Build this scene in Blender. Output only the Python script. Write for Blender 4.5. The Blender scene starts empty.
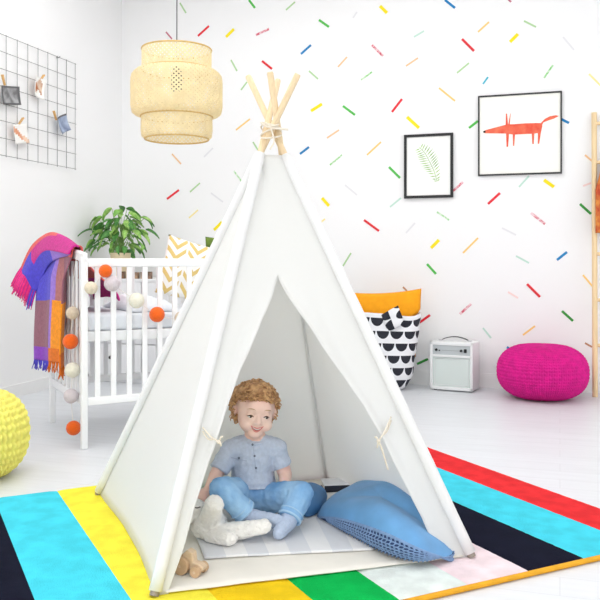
import bpy, bmesh, math, random
import numpy as np
from mathutils import Vector, Matrix, noise
from mathutils.bvhtree import BVHTree
random.seed(7)
PI = math.pi
SC = bpy.context.scene
COL = SC.collection
R = math.radians
YAW = R(18)
CY, SY = math.cos(YAW), math.sin(YAW)
EYE = 0.95
XL, YB, ZC, XR, YF = -3.6, 6.1, 3.35, 2.6, -2.2      # room: left wall, back wall, ceiling, right wall, open front

# ------------------------------------------------------------------ measuring helpers
def V(*a): return Vector(a)
def cam(x, y, z=0.0): return Vector((x*CY - y*SY, x*SY + y*CY, z))
def at(px, py, d): return cam((px-300)/800*d, d, EYE + (260-py)/800*d)
def fl(px, py, z=0.0):
    d = (EYE - z)*800/(py-260)
    return cam((px-300)/800*d, d, z)
def bk(px, py, Y=YB):
    q = (px-300)/800
    d = Y/(q*SY + CY)
    return at(px, py, d)
def lf(px, py, X=XL):
    q = (px-300)/800
    d = X/(q*CY - SY)
    return at(px, py, d)

# ------------------------------------------------------------------ materials
def lin(c):
    return tuple(((v/255)/12.92 if v/255 <= .04045 else ((v/255+.055)/1.055)**2.4) for v in c)
_M = {}
def mat(name, rgb, rough=.6, var=0.0, vscale=20, bump=0.0, bscale=60, metal=0.0, sheen=0.0, trans=0.0, rgb2=None, spec=.5, stretch=None, coords='Object'):
    if name in _M: return _M[name]
    m = bpy.data.materials.new(name); m.use_nodes = True
    nt = m.node_tree; N = nt.nodes; L = nt.links
    b = N['Principled BSDF']
    c = lin(rgb)
    b.inputs['Base Color'].default_value = (*c, 1)
    b.inputs['Roughness'].default_value = rough
    b.inputs['Metallic'].default_value = metal
    b.inputs['Specular IOR Level'].default_value = spec
    if sheen: b.inputs['Sheen Weight'].default_value = sheen
    tc = N.new('ShaderNodeTexCoord'); vec = tc.outputs[coords]
    if stretch:
        mp = N.new('ShaderNodeMapping'); mp.inputs['Scale'].default_value = stretch
        L.new(vec, mp.inputs['Vector']); vec = mp.outputs['Vector']
    if var or rgb2:
        nz = N.new('ShaderNodeTexNoise'); nz.inputs['Scale'].default_value = vscale; nz.inputs['Detail'].default_value = 5
        L.new(vec, nz.inputs['Vector'])
        rp = N.new('ShaderNodeValToRGB')
        c2 = lin(rgb2) if rgb2 else tuple(max(0, v*(1-var)) for v in c)
        c1 = c if rgb2 else tuple(min(1, v*(1+var*.6)) for v in c)
        rp.color_ramp.elements[0].position = .36; rp.color_ramp.elements[1].position = .64
        rp.color_ramp.elements[0].color = (*c2, 1); rp.color_ramp.elements[1].color = (*c1, 1)
        L.new(nz.outputs['Fac'], rp.inputs['Fac']); L.new(rp.outputs['Color'], b.inputs['Base Color'])
    if bump:
        n2 = N.new('ShaderNodeTexNoise'); n2.inputs['Scale'].default_value = bscale; n2.inputs['Detail'].default_value = 4
        L.new(vec, n2.inputs['Vector'])
        bp = N.new('ShaderNodeBump'); bp.inputs['Strength'].default_value = bump; bp.inputs['Distance'].default_value = .01
        L.new(n2.outputs['Fac'], bp.inputs['Height']); L.new(bp.outputs['Normal'], b.inputs['Normal'])
    if trans:
        t = N.new('ShaderNodeBsdfTranslucent'); t.inputs['Color'].default_value = (*c, 1)
        mx = N.new('ShaderNodeMixShader'); mx.inputs[0].default_value = trans
        L.new(b.outputs[0], mx.inputs[1]); L.new(t.outputs[0], mx.inputs[2])
        L.new(mx.outputs[0], N['Material Output'].inputs['Surface'])
    _M[name] = m
    return m

# ------------------------------------------------------------------ objects
def tag(o, label=None, cat=None, group=None, kind=None):
    if label: o['label'] = label
    if cat: o['category'] = cat
    if group: o['group'] = group
    if kind: o['kind'] = kind
    return o
def wm(o):
    m = o.matrix_basis.copy()
    while o.parent: o = o.parent; m = o.matrix_basis @ m
    return m
def empty(name, loc=(0, 0, 0), rz=0, label=None, cat=None, group=None):
    o = bpy.data.objects.new(name, None); COL.objects.link(o)
    o.empty_display_size = .1; o.location = loc; o.rotation_euler = (0, 0, rz)
    return tag(o, label, cat, group)

class MB:
    """collects shapes into one mesh"""
    def __init__(s): s.bm = bmesh.new(); s.mi = 0
    def _f(s, vs):
        try:
            f = s.bm.faces.new(vs); f.material_index = s.mi; return f
        except ValueError: return None
    def box(s, c, size, M=None, bevel=0.0):
        c = Vector(c); hx, hy, hz = (v/2 for v in size)
        P = [Vector((x, y, z)) for x in (-hx, hx) for y in (-hy, hy) for z in (-hz, hz)]
        if M is not None: P = [M @ p for p in P]
        v = [s.bm.verts.new(c+p) for p in P]
        fs = [s._f([v[i] for i in q]) for q in ((0,1,3,2),(4,6,7,5),(0,4,5,1),(2,3,7,6),(0,2,6,4),(1,5,7,3))]
        if bevel:
            es = list({e for f in fs for e in f.edges})
            bmesh.ops.bevel(s.bm, geom=es, offset=bevel, segments=3, profile=.5, affect='EDGES', material=-1)
        return s
    def span(s, a, b, bevel=0.0):
        a = Vector(a); b = Vector(b); d = b-a
        return s.box((a+b)/2, (abs(d.x), abs(d.y), abs(d.z)), bevel=bevel)
    def rings(s, rings, close=True, cap=True, loop=False):
        vs = [[s.bm.verts.new(p) for p in r] for r in rings]
        n = len(vs[0]); m = len(vs)
        for i in range(m if loop else m-1):
            A, B = vs[i], vs[(i+1) % m]
            for j in range(n if close else n-1):
                k = (j+1) % n
                s._f([A[j], A[k], B[k], B[j]])
        if cap and close and not loop:
            s._f(list(reversed(vs[0]))); s._f(vs[-1])
        return vs
    def tube(s, pts, r, n=8, closed=False, taper=None):
        pts = [Vector(p) for p in pts]; m = len(pts)
        rings = []; up = None
        for i, p in enumerate(pts):
            if closed: t = pts[(i+1) % m]-pts[i-1]
            else: t = pts[min(i+1, m-1)]-pts[max(i-1, 0)]
            t = t.normalized() if t.length > 1e-9 else V(0, 0, 1)
            if up is None:
                up = t.orthogonal().normalized()
            else:
                up = up - t*up.dot(t)
                up = up.normalized() if up.length > 1e-6 else t.orthogonal().normalized()
            w = t.cross(up)
            rr = r if not hasattr(r, '__len__') else r[i]
            rings.append([p + up*(math.cos(2*PI*k/n)*rr) + w*(math.sin(2*PI*k/n)*rr) for k in range(n)])
        s.rings(rings, loop=closed)
        return s
    def ell(s, c, r, M=None, nu=16, nv=10):
        c = Vector(c); r = r if hasattr(r, '__len__') else (r, r, r)
        def P(th, ph):
            p = Vector((r[0]*math.sin(th)*math.cos(ph), r[1]*math.sin(th)*math.sin(ph), r[2]*math.cos(th)))
            return c + (M @ p if M is not None else p)
        top = s.bm.verts.new(P(0, 0)); bot = s.bm.verts.new(P(PI, 0))
        rg = [[s.bm.verts.new(P(PI*i/nv, 2*PI*j/nu)) for j in range(nu)] for i in range(1, nv)]
        for j in range(nu):
            k = (j+1) % nu
            s._f([top, rg[0][j], rg[0][k]]); s._f([bot, rg[-1][k], rg[-1][j]])
            for i in range(nv-2): s._f([rg[i][j], rg[i+1][j], rg[i+1][k], rg[i][k]])
        return s
    def limb(s, a, b, ra, rb, ca=True, cb=True, n=14):
        """tapered capsule, either end may be cut flat"""
        a = Vector(a); b = Vector(b)
        s.tube([a, a.lerp(b, .5), b], [ra, (ra+rb)/2, rb], n=n)
        if ca: s.ell(a, ra, nu=14, nv=9)
        if cb: s.ell(b, rb, nu=14, nv=9)
        return s
    def lathe(s, prof, c=(0, 0, 0), n=32, cap=True):
        c = Vector(c)
        s.rings([[c + V(r*math.cos(2*PI*k/n), r*math.sin(2*PI*k/n), z) for k in range(n)] for r, z in prof], cap=cap)
        return s
    def grid(s, *a, **k): s.gridv(*a, **k); return s
    def gridv(s, P, nu, nv, mf=None, flip=False):
        vs = [[s.bm.verts.new(P(i/nu, j/nv)) for i in range(nu+1)] for j in range(nv+1)]
        for j in range(nv):
            for i in range(nu):
                q = [vs[j][i], vs[j][i+1], vs[j+1][i+1], vs[j+1][i]]
                f = s._f(q[::-1] if flip else q)
                if f and mf: f.material_index = mf((i+.5)/nu, (j+.5)/nv)
        return vs
    def poly(s, pts, thick=None):
        v = [s.bm.verts.new(p) for p in pts]
        return s._f(v)
    def build(s, name, m, parent=None, smooth=True, mods=(), origin=None, world=True, uv=None):
        bmesh.ops.recalc_face_normals(s.bm, faces=s.bm.faces) if 'keepn' not in mods else None
        if parent is not None and world: s.bm.transform(wm(parent).inverted())
        if origin is not None: s.bm.transform(Matrix.Translation(-Vector(origin)))
        me = bpy.data.meshes.new(name)
        s.bm.to_mesh(me); s.bm.free()
        if smooth:
            me.polygons.foreach_set('use_smooth', [True]*len(me.polygons))
            if smooth == 'auto': me.set_sharp_from_angle(angle=R(38))
        for q in (m if isinstance(m, (list, tuple)) else [m]): me.materials.append(q)
        o = bpy.data.objects.new(name, me); COL.objects.link(o)
        if parent is not None: o.parent = parent
        if origin is not None: o.location = origin
        for md in mods:
            if md[0] == 'solid':
                x = o.modifiers.new('s', 'SOLIDIFY'); x.thickness = md[1]; x.offset = md[2] if len(md) > 2 else 0
            elif md[0] == 'sub':
                x = o.modifiers.new('u', 'SUBSURF'); x.levels = x.render_levels = md[1]
            elif md[0] == 'bev':
                x = o.modifiers.new('b', 'BEVEL'); x.width = md[1]; x.segments = 3
        return o
    def fuse(s, voxel, it=4, fac=.5, noise_amp=0.0, noise_scale=.05):
        """replace the collected overlapping shapes by one continuous skin"""
        me = bpy.data.meshes.new('tmp'); s.bm.to_mesh(me); s.bm.free()
        o = bpy.data.objects.new('tmp', me); COL.objects.link(o)
        rm = o.modifiers.new('r', 'REMESH'); rm.mode = 'VOXEL'; rm.voxel_size = voxel; rm.use_smooth_shade = True
        sm = o.modifiers.new('s', 'SMOOTH'); sm.factor = fac; sm.iterations = it
        dg = bpy.context.evaluated_depsgraph_get()
        m2 = bpy.data.meshes.new_from_object(o.evaluated_get(dg))
        bpy.data.objects.remove(o); bpy.data.meshes.remove(me)
        s.bm = bmesh.new(); s.bm.from_mesh(m2); bpy.data.meshes.remove(m2)
        if noise_amp:
            s.bm.normal_update()
            for v in s.bm.verts:
                v.co += v.normal*noise_amp*noise.noise(v.co/noise_scale)
        return s

def smoothstep(a, b, x):
    t = min(1, max(0, (x-a)/(b-a))); return t*t*(3-2*t)
def catmull(pts, n=6, closed=False):
    pts = [Vector(p) for p in pts]; out = []; m = len(pts)
    for i in range(m if closed else m-1):
        if closed: p0, p1, p2, p3 = pts[i-1], pts[i], pts[(i+1) % m], pts[(i+2) % m]
        else: p0, p1, p2, p3 = pts[max(i-1, 0)], pts[i], pts[i+1], pts[min(i+2, m-1)]
        for k in range(n):
            t = k/n
            out.append(.5*((2*p1)+(p2-p0)*t+(2*p0-5*p1+4*p2-p3)*t*t+(3*p1-p0-3*p2+p3)*t**3))
    if not closed: out.append(pts[-1])
    return out

# ------------------------------------------------------------------ camera, light
cd = bpy.data.cameras.new('camera'); co = bpy.data.objects.new('camera', cd); COL.objects.link(co)
co.location = (0, 0, EYE); co.rotation_euler = (PI/2, 0, YAW)
cd.sensor_width = 36; cd.lens = 48; cd.shift_y = -40/600; cd.clip_start = .05
SC.camera = co
SC.view_settings.view_transform = 'Standard'; SC.view_settings.look = 'None'
SC.view_settings.gamma = 1; SC.view_settings.use_curve_mapping = False
SC.view_settings.exposure = 0.40
w = bpy.data.worlds.new('world'); SC.world = w; w.use_nodes = True
w.node_tree.nodes['Background'].inputs['Color'].default_value = (.98, .985, 1.0, 1)
w.node_tree.nodes['Background'].inputs['Strength'].default_value = 1.55
def area(name, loc, target, sx, sy, power, color=(1, 1, 1)):
    l = bpy.data.lights.new(name, 'AREA'); l.shape = 'RECTANGLE'; l.size = sx; l.size_y = sy; l.energy = power; l.color = color
    o = bpy.data.objects.new(name, l); COL.objects.link(o); o.location = loc
    d = Vector(target)-Vector(loc); o.rotation_euler = d.to_track_quat('-Z', 'Y').to_euler()
    return o
area('front_daylight', (-.6, YF+.08, 1.8), (-.7, 4.0, .5), 3.8, 2.0, 42, (1, .995, .98))
area('window_daylight', (XR-.05, 3.4, 1.75), (-2.0, 3.8, .8), 3.2, 2.2, 5, (1, .985, .96))
area('overhead_fill', (-1.7, 3.4, ZC-.04), (-1.7, 3.41, 0), 2.8, 3.4, 38, (1, .995, .985))  # fill light added under the ceiling to lift floor and walls, no fixture

# ------------------------------------------------------------------ room
m_wall = mat('white_wall_paint', (246, 246, 246), .75, bump=.02, bscale=120, spec=.25)
m_trim = mat('white_trim_paint', (244, 244, 243), .45)
m_ceil = mat('ceiling_paint', (246, 246, 246), .8)
# floor: pale painted boards
m_floor = mat('pale_painted_boards', (228, 231, 235), .36, var=.03, vscale=3, stretch=(1.2, 9, 1))
nt = m_floor.node_tree
tc = [n for n in nt.nodes if n.type == 'TEX_COORD'][0]
br = nt.nodes.new('ShaderNodeTexBrick'); br.inputs['Scale'].default_value = 1.0
br.inputs['Brick Width'].default_value = 1.9; br.inputs['Row Height'].default_value = .14; br.inputs['Mortar Size'].default_value = .0016
br.inputs['Color1'].default_value = (1, 1, 1, 1); br.inputs['Color2'].default_value = (.97, .97, .97, 1); br.inputs['Mortar'].default_value = (.86, .86, .86, 1)
mx = nt.nodes.new('ShaderNodeMix'); mx.data_type = 'RGBA'; mx.blend_type = 'MULTIPLY'; mx.inputs[0].default_value = 1
nt.links.new(tc.outputs['Object'], br.inputs['Vector'])
src = nt.nodes['Principled BSDF'].inputs['Base Color'].links[0].from_socket
nt.links.new(src, mx.inputs[6]); nt.links.new(br.outputs['Color'], mx.inputs[7]); nt.links.new(mx.outputs[2], nt.nodes['Principled BSDF'].inputs['Base Color'])

def struct(name, mb, m, label, cat, parent=None, smooth=False):
    o = mb.build(name, m, parent, smooth=smooth)
    return tag(o, label, cat, kind='structure')
struct('floor', MB().span((XL-.1, YF, -.1), (XR+.1, YB+.1, 0)), m_floor, 'pale grey-white painted board floor of the room', 'floor')
struct('ceiling', MB().span((XL-.1, YF, ZC), (XR+.1, YB+.1, ZC+.1)), m_ceil, 'plain white ceiling above the picture', 'ceiling')
WL0, WL1 = -.2, 1.7  # span of an unseen window opening, added to let light in from the left
struct('wall_left', MB().span((XL-.1, WL1, 0), (XL, YB+.1, ZC)).span((XL-.1, YF, 0), (XL, WL0, ZC)).span((XL-.1, WL0, 0), (XL, WL1, .45)).span((XL-.1, WL0, 2.75), (XL, WL1, ZC)), m_wall, 'plain white side wall carrying the wire grid', 'wall')
wall_back = struct('wall_back', MB().span((XL, YB, 0), (XR+.1, YB+.1, ZC)), m_wall, 'white back wall scattered with short bright tape strips', 'wall')
wr = MB()
wr.span((XR, YF, 0), (XR+.1, YB, .65)).span((XR, YF, 2.65), (XR+.1, YB, ZC))
for y0, y1 in ((YF, 1.2), (3.2, 3.6), (5.5, YB)): wr.span((XR, y0, .65), (XR+.1, y1, 2.65))
struct('wall_right', wr, m_wall, 'white side wall with two windows', 'wall')
for i, (y0, y1) in enumerate(((1.2, 3.2), (3.6, 5.5))):
    f = MB()
    for a, b in (((y0, .65), (y1, .71)), ((y0, 2.59), (y1, 2.65)), ((y0, .71), (y0+.06, 2.59)), ((y1-.06, .71), (y1, 2.59)), (((y0+y1)/2-.03, .71), ((y0+y1)/2+.03, 2.59))):
        f.span((XR+.02, a[0], a[1]), (XR+.08, b[0], b[1]))
    struct('window_%d' % (i+1), f, m_trim, 'white framed window in the side wall', 'window')
wf = MB().span((XL-.1, YF-.1, 0), (XR+.1, YF, .7)).span((XL-.1, YF-.1, 2.9), (XR+.1, YF, ZC)).span((XL-.1, YF-.1, .7), (-2.6, YF, 2.9)).span((1.4, YF-.1, .7), (XR+.1, YF, 2.9))  # unseen front wall, added to cut the low sky light from that side
struct('wall_front', wf, m_wall, 'unseen white wall with a wide window opposite the taped wall, added to limit sky light', 'wall')
f = MB()
for a, b in (((-2.6, .7), (1.4, .76)), ((-2.6, 2.84), (1.4, 2.9)), ((-2.6, .76), (-2.54, 2.84)), ((1.34, .76), (1.4, 2.84)), ((-.63, .76), (-.57, 2.84))):
    f.span((a[0], YF-.08, a[1]), (b[0], YF-.02, b[1]))
struct('window_4', f, m_trim, 'wide white framed window opposite the taped wall', 'window')
f = MB()
for a, b in (((WL0, .45), (WL1, .51)), ((WL0, 2.69), (WL1, 2.75)), ((WL0, .51), (WL0+.06, 2.69)), ((WL1-.06, .51), (WL1, 2.69)), (((WL0+WL1)/2-.03, .51), ((WL0+WL1)/2+.03, 2.69))):
    f.span((XL-.08, a[0], a[1]), (XL-.02, b[0], b[1]))
struct('window_3', f, m_trim, 'unseen white framed window added in the wire grid wall to light the left side', 'window')
struct('baseboard_back', MB().span((XL, YB-.016, 0), (XR, YB, .095)).span((XL, YB-.010, .095), (XR, YB, .105)), m_trim, 'white baseboard along the taped back wall', 'baseboard')
struct('baseboard_left', MB().span((XL, YF, 0), (XL+.016, YB-.016, .085)), m_trim, 'white baseboard along the plain side wall', 'baseboard')

# bright tape strips stuck on the back wall
TAPE = {'red': (226, 48, 60), 'crimson': (206, 70, 96), 'yellow': (246, 226, 30), 'green': (88, 190, 84), 'dark green': (62, 154, 66), 'pale green': (178, 212, 160),
        'light green': (130, 204, 120), 'blue': (36, 130, 190), 'cyan': (70, 180, 205), 'pale mint': (196, 226, 212), 'pale orange': (240, 198, 150), 'amber': (246, 206, 120),
        'pale yellow': (246, 232, 160), 'pale grey': (230, 230, 232), 'mauve': (200, 120, 140), 'pale pink': (246, 218, 214), 'brown': (190, 140, 110)}
S = '''180 3 186 13 palegreen;166 32 172 39 mauve;198 36 209 26 red;226 37 234 29 yellow;231 60 237 71 palegreen2;241 90 247 82 palegreen;236 130 250 119 amber;249 0 255 8 green
256 35 269 29 crimson;262 61 272 69 red;286 10 295 2 palegreen;319 20 329 27 green;301 54 311 45 blue;380 6 387 13 yellow;338 67 347 57 paleorange;309 71 318 79 palegreen
372 45 383 56 crimson;361 80 372 72 lightgreen;311 111 322 104 yellow;343 106 355 115 green;327 138 339 130 paleorange;300 154 309 147 blue;392 112 402 99 red;367 155 381 142 amber
353 18 357 12 palegrey;414 37 424 31 palemint;406 66 418 58 paleorange;445 0 455 8 blue;478 32 489 22 amber;462 39 474 51 red;457 73 469 63 palegreen;483 84 488 77 cyan
439 88 455 101 amber;407 117 419 128 yellow;469 128 478 121 green;507 -2 511 2 mauve;524 21 536 27 palegreen;510 42 518 34 yellow;563 37 574 50 palegrey;544 78 553 65 lightgreen
589 74 602 87 paleyellow;561 119 569 123 blue;172 154 181 164 paleorange;204 157 213 148 palegrey;167 199 179 190 red;190 192 200 183 palegreen;211 193 223 202 palegrey;189 218 198 210 paleyellow
214 230 222 222 yellow;234 171 242 182 lightgreen;253 142 258 150 palegreen;330 165 342 155 lightgreen;389 167 400 178 green;345 185 357 195 palegrey;322 198 329 206 yellow;317 225 325 219 paleyellow
364 220 379 231 red;326 247 331 249 cyan;343 266 351 253 palegreen;390 207 401 198 palemint;406 233 415 223 palegrey;453 191 463 182 crimson;519 187 529 176 palemint;544 180 554 187 yellow
488 204 500 193 red;437 212 449 220 lightgreen;431 248 439 240 yellow;463 253 478 238 amber;427 264 436 274 green;531 213 545 224 crimson;502 228 516 235 palegrey;516 256 529 263 palemint
557 260 567 252 blue;580 204 591 214 darkgreen;583 275 593 287 amber;527 284 540 297 red;562 311 573 321 darkgreen;523 335 535 326 amber;460 314 471 304 crimson;483 328 491 338 palemint
419 323 430 315 red;507 347 512 351 blue;508 292 518 298 palepink;417 364 428 359 darkgreen;403 287 407 291 brown;585 343 592 347 brown;585 155 592 161 paleorange;583 186 591 183 palepink'''
keys = {k.replace(' ', ''): k for k in TAPE}
for rec in S.replace('\n', ';').split(';'):
    x1, y1, x2, y2, c = rec.split(); c = c.rstrip('2'); k = keys[c]
    a = bk(float(x1), float(y1)); b = bk(float(x2), float(y2))
    d = (b-a); L = d.length; u = d.normalized(); n_ = V(0, -1, 0); v = u.cross(n_).normalized()
    wd = .024 if c == 'yellow' else (.018 if c in ('red', 'green', 'blue', 'darkgreen', 'crimson') else .013)
    M = Matrix((u, n_, v)).transposed()
    mm = mat('tape_'+c, TAPE[k], .6, spec=.2, rgb2=(240, 214, 218) if c == 'crimson' else ((226, 240, 218) if c == 'lightgreen' else None), vscale=55)
    o = MB().box((a+b)/2 + V(0, -.0007, 0), (L, .0014, wd), M).build('tape_strip', mm, wall_back, smooth=False)
    o['label'] = k + ' tape strip'

# ------------------------------------------------------------------ rug
e1 = (.4472, -.8944); e2 = (.8944, .4472)
def rg(a, b, z): return cam(a*e2[0]+b*e1[0], a*e2[1]+b*e1[1], z)
RB = [-.125, .10, .333, .572, .785, 1.02, 1.236, 1.47, 1.70, 1.927, 2.178, 2.384]
RC = [('red', (236, 56, 60)), ('navy', (26, 28, 44)), ('cyan', (76, 214, 234)), ('yellow', (250, 236, 74)), ('gold', (244, 206, 36)), ('green', (18, 184, 84)),
      ('mint_white', (232, 240, 236)), ('blush', (246, 226, 230)), ('navy', (26, 28, 44)), ('cyan', (76, 214, 234)), ('red', (236, 56, 60))]
mnames = []
for n_, c in RC:
    if n_ not in mnames: mnames.append(n_)
rmats = [mat('rug_'+n_, dict(RC)[n_], .95, var=.10, vscale=14, bump=.5, bscale=240, spec=.04) for n_ in mnames]
B0, B1 = -3.372, -1.838
rb = MB()
NB = 110
RT = .014
for k, (n_, c) in enumerate(RC):
    a0, a1 = RB[k], RB[k+1]; na = 8
    def P(u, v, a0=a0, a1=a1):
        a = a0+(a1-a0)*u; b = B0+(B1-B0)*v
        p = rg(a, b, 0)
        e = smoothstep(0, .02, min(b-B0, B1-b)) * (smoothstep(0, .02, a-RB[0]) if k == 0 else 1) * (smoothstep(0, .02, RB[-1]-a) if k == len(RC)-1 else 1)
        groove = 1-.35*max(0, 1-min(u, 1-u)*na*1.0) if 0 < k else 1
        p.z = .003 + (RT-.003)*e*groove + .0012*noise.noise(p*60)*e
        return p
    rb.grid(P, na, NB, mf=lambda u, v, i=mnames.index(n_): i)
bmesh.ops.remove_doubles(rb.bm, verts=rb.bm.verts, dist=.0008)
rug = rb.build('rug', rmats, mods=[('solid', .0029, -1)], origin=rg(1.13, -2.6, 0))
tag(rug, 'large floor rug in broad red, cyan, navy, pink, white, green and yellow stripes', 'rug')
pts = [rg(RB[0], B1, .009).lerp(rg(RB[-1], B1, .009), k/60) for k in range(61)]
o = MB().tube(pts, .0085, n=10).build('piping', mat('rug_piping', (236, 170, 30), .8, var=.1, bump=.3, bscale=200), rug); o['label'] = 'orange piping around the rug edge'

# ------------------------------------------------------------------ play tent
ZF = RT+.001
FLp, FRp, BLp, BRp = fl(154, 596, ZF), fl(472, 557, ZF), fl(98, 494, ZF), fl(328, 478, ZF)
tops = {'FL': at(278, 80, 2.97), 'FR': at(248, 76, 2.95), 'BL': at(298, 74, 2.80), 'BR': at(270, 72, 2.79)}
feet = {'FL': FLp, 'FR': FRp, 'BL': BLp, 'BR': BRp}
cen = sum(feet.values(), V(0, 0, 0))/4
tent = empty('play_tent', (cen.x, cen.y, ZF), 0, 'white canvas teepee play tent on four wooden poles standing on the striped rug', 'tent')
m_pole = mat('pale_pine', (232, 208, 168), .55, var=.08, vscale=16, stretch=(6, 6, .6))
m_canvas = mat('white_canvas', (250, 250, 248), .9, trans=.46, bump=.10, bscale=26, spec=.1)
m_canvas_in = mat('cream_canvas_groundsheet', (240, 236, 226), .9, var=.03, vscale=8, bump=.12, bscale=30, spec=.1)
def pl(k, z):
    a, b = feet[k], tops[k]; return a + (b-a)*((z-a.z)/(b.z-a.z))
for k in ('FL', 'FR', 'BL', 'BR'):
    a, b = feet[k], tops[k]
    mb = MB().tube([a, a.lerp(b, .3), a.lerp(b, .7), b-(b-a)*.003, b], [.0118, .0118, .0115, .0115, .0095], n=16)
    p = mb.build('pole', m_pole, tent, smooth='auto')
    fo = MB().tube([a, pl(k, ZF+.014)], .0135, n=14).build('pole_foot', mat('dull_metal_cap', (150, 140, 130), .5, metal=.3), p, smooth='auto'); fo['label'] = 'grey cap on the foot of a pole'
ZT = 1.325
def panel(name, ka, kb, sag=.035, hem=.02, nu=30, nv=40):
    c0 = cam(-.13, 2.9)
    def P(u, v):
        hb = .010 + hem*math.sin(PI*u)
        z = hb + (ZT-hb)*v
        a, b = pl(ka, z), pl(kb, z)
        p = a.lerp(b, u)
        inn = Vector((cen.x-p.x, cen.y-p.y, 0)); inn.normalize()
        p += inn*(sag*math.sin(PI*u)*math.sin(PI*min(1, v*.9+.12))*(1-.6*v)) + inn*.013
        p += inn*.006*noise.noise(Vector((u*3.1, v*2.3, len(name))))*math.sin(PI*u)
        return p
    return MB().grid(P, nu, nv).build(name, m_canvas, tent, mods=[('solid', .0025)])
panel('side_panel', 'FL', 'BL', hem=.010); panel('side_panel', 'FR', 'BR', hem=.004); panel('back_panel', 'BL', 'BR', hem=.0, sag=.03)
# front panel with the tied-back opening
nrm = (FRp-FLp).cross(pl('FL', 1.2)-FLp).normalized()
def hitfront(px, py):
    d = at(px, py, 1.0)-V(0, 0, EYE); o = V(0, 0, EYE)
    t = (FLp-o).dot(nrm)/d.dot(nrm); p = o+d*t
    a, b = pl('FL', p.z), pl('FR', p.z)
    return p.z, (p-a).dot(b-a)/(b-a).length_squared
LE = sorted(hitfront(*q) for q in ((281, 277), (262, 320), (241, 370), (228, 408), (218, 441), (211, 460), (195, 507), (183, 548), (168, 588)))
RE = sorted(hitfront(*q) for q in ((281, 277), (310, 328), (340, 374), (360, 404), (381, 441), (386, 452), (405, 486), (424, 519), (438, 549)))
zo = max(LE)[0]
def edge(E, z):
    zs = [e[0] for e in E]; ss = [e[1] for e in E]; return float(np.interp(z, zs, ss))
fp = MB()
def FP(s, z, bulge=0.0):
    p = pl('FL', z).lerp(pl('FR', z), s)
    out = Vector((cen.x-p.x, cen.y-p.y, 0)).normalized()
    return p + out*(.016*math.sin(PI*s)*smoothstep(0, .6, z)+.010-bulge)
ztie = (hitfront(217, 441)[0]+hitfront(383, 444)[0])/2
za_ = (max(LE)[1]+max(RE)[1])/2
def flap(left):
    E = LE if left else RE
    def P(u, v):
        z = .012 + (ZT-.012)*v
        s = edge(E, z) if z < zo-1e-6 else za_
        a = (0, s) if left else (s, 1)
        ss = a[0]+(a[1]-a[0])*u
        roll = (u if left else 1-u); vv = z/zo
        bg = .03*smoothstep(.55, 1, roll)*smoothstep(.02, .5, vv)*(1-smoothstep(.8, 1, vv))      # edge curls out where tied back
        bg -= .008*math.exp(-((z-ztie)/.02)**2)*math.sin(PI*u)
        return FP(ss, z, bg)
    fp.grid(P, 14, 84)
flap(True); flap(False)
bmesh.ops.remove_doubles(fp.bm, verts=fp.bm.verts, dist=.0008)
fp.build('front_panel', m_canvas, tent, mods=[('solid', .0025)])
for k in feet:      # stitched tunnels that hold the poles
    mb = MB()
    n = 24; pts = [pl(k, .026+(ZT-.026)*i/n) for i in range(n+1)]
    mb.tube(pts, [.0185+.001*noise.noise(Vector((i*.7, ord(k[0]), ord(k[1])))) for i in range(n+1)], n=14)
    mb.build('pole_sleeve', mat('white_canvas_sleeve', (231, 231, 230), .9, bump=.08, bscale=26, spec=.1), tent)
# groundsheet
gs = MB()
def GP(u, v):
    p = FLp.lerp(FRp, u).lerp(BLp.lerp(BRp, u), v)
    p += (FRp-FLp).normalized()*(.034*(1-u)-.03*u) + (FLp-BLp).normalized()*.03*v; p.z = ZF+.004
    p.z += .002*noise.noise(p*9)+.0015
    return p
gs.grid(GP, 30, 30)
o = gs.build('groundsheet', m_canvas_in, tent, mods=[('solid', .003)]); o['label'] = 'cream canvas floor of the tent'
# ties and lashing
m_cord = mat('pale_cord', (232, 222, 204), .8, bump=.3, bscale=300)
def tie(p_out, p_in, tails):
    mid = p_out.lerp(p_in, .5)
    toc = (V(0, 0, EYE)-mid).normalized()
    mb = MB()
    mb.tube(catmull([p_out+toc*.012, p_out.lerp(p_in, .35)+toc*.022+V(0, 0, -.012), p_out.lerp(p_in, .75)+toc*.03, p_in+toc*.034], 6), .0026, n=8)
    mb.tube(catmull([p_out+toc*.012+V(0, 0, .012), p_out.lerp(p_in, .5)+toc*.026, p_in+toc*.034], 6), .0024, n=8)
    mb.ell(p_in+toc*.036, .0065)
    for t in tails: mb.tube(catmull([p_in+toc*.036, p_in+toc*.04+Vector(t)*.5+V(0, 0, .006), p_in+toc*.038+Vector(t)], 6), .0028, n=8)
    mb.build('tie', m_cord, tent)
FPx = lambda px, py: (lambda h: FP(h[1], h[0]))(hitfront(px, py))
tie(FPx(201, 432), FPx(217, 443), [V(.012, .004, .016), V(.008, 0, -.012)])
tie(FPx(395, 421), FPx(383, 442), [V(-.012, 0, .012), V(-.004, 0, -.02), V(.018, .01, -.055), V(.028, .012, -.09)])
ap = at(271, 130, 2.86); mb = MB()
for k in range(4):
    rr = .036
    mb.tube([ap + V(math.cos(t)*rr, math.sin(t)*rr*.95, -.022+.013*k+.012*math.sin(t+k*1.7)) for t in np.linspace(0, 2*PI, 40)[:-1]], .0032, n=8, closed=True)
f = cam(0, -1).normalized(); r_ = cam(1, 0).normalized()
mb.tube(catmull([ap+f*.038+V(0, 0, .0), ap+f*.05+r_*.03-V(0, 0, .004), ap+f*.045+r_*.062-V(0, 0, .006)], 8), .0035, n=8)
mb.tube(catmull([ap+f*.040-r_*.018+V(0, 0, .02), ap+f*.042, ap+f*.042+r_*.012-V(0, 0, .045), ap+f*.043-r_*.002-V(0, 0, .075)], 8), .003, n=8)
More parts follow.
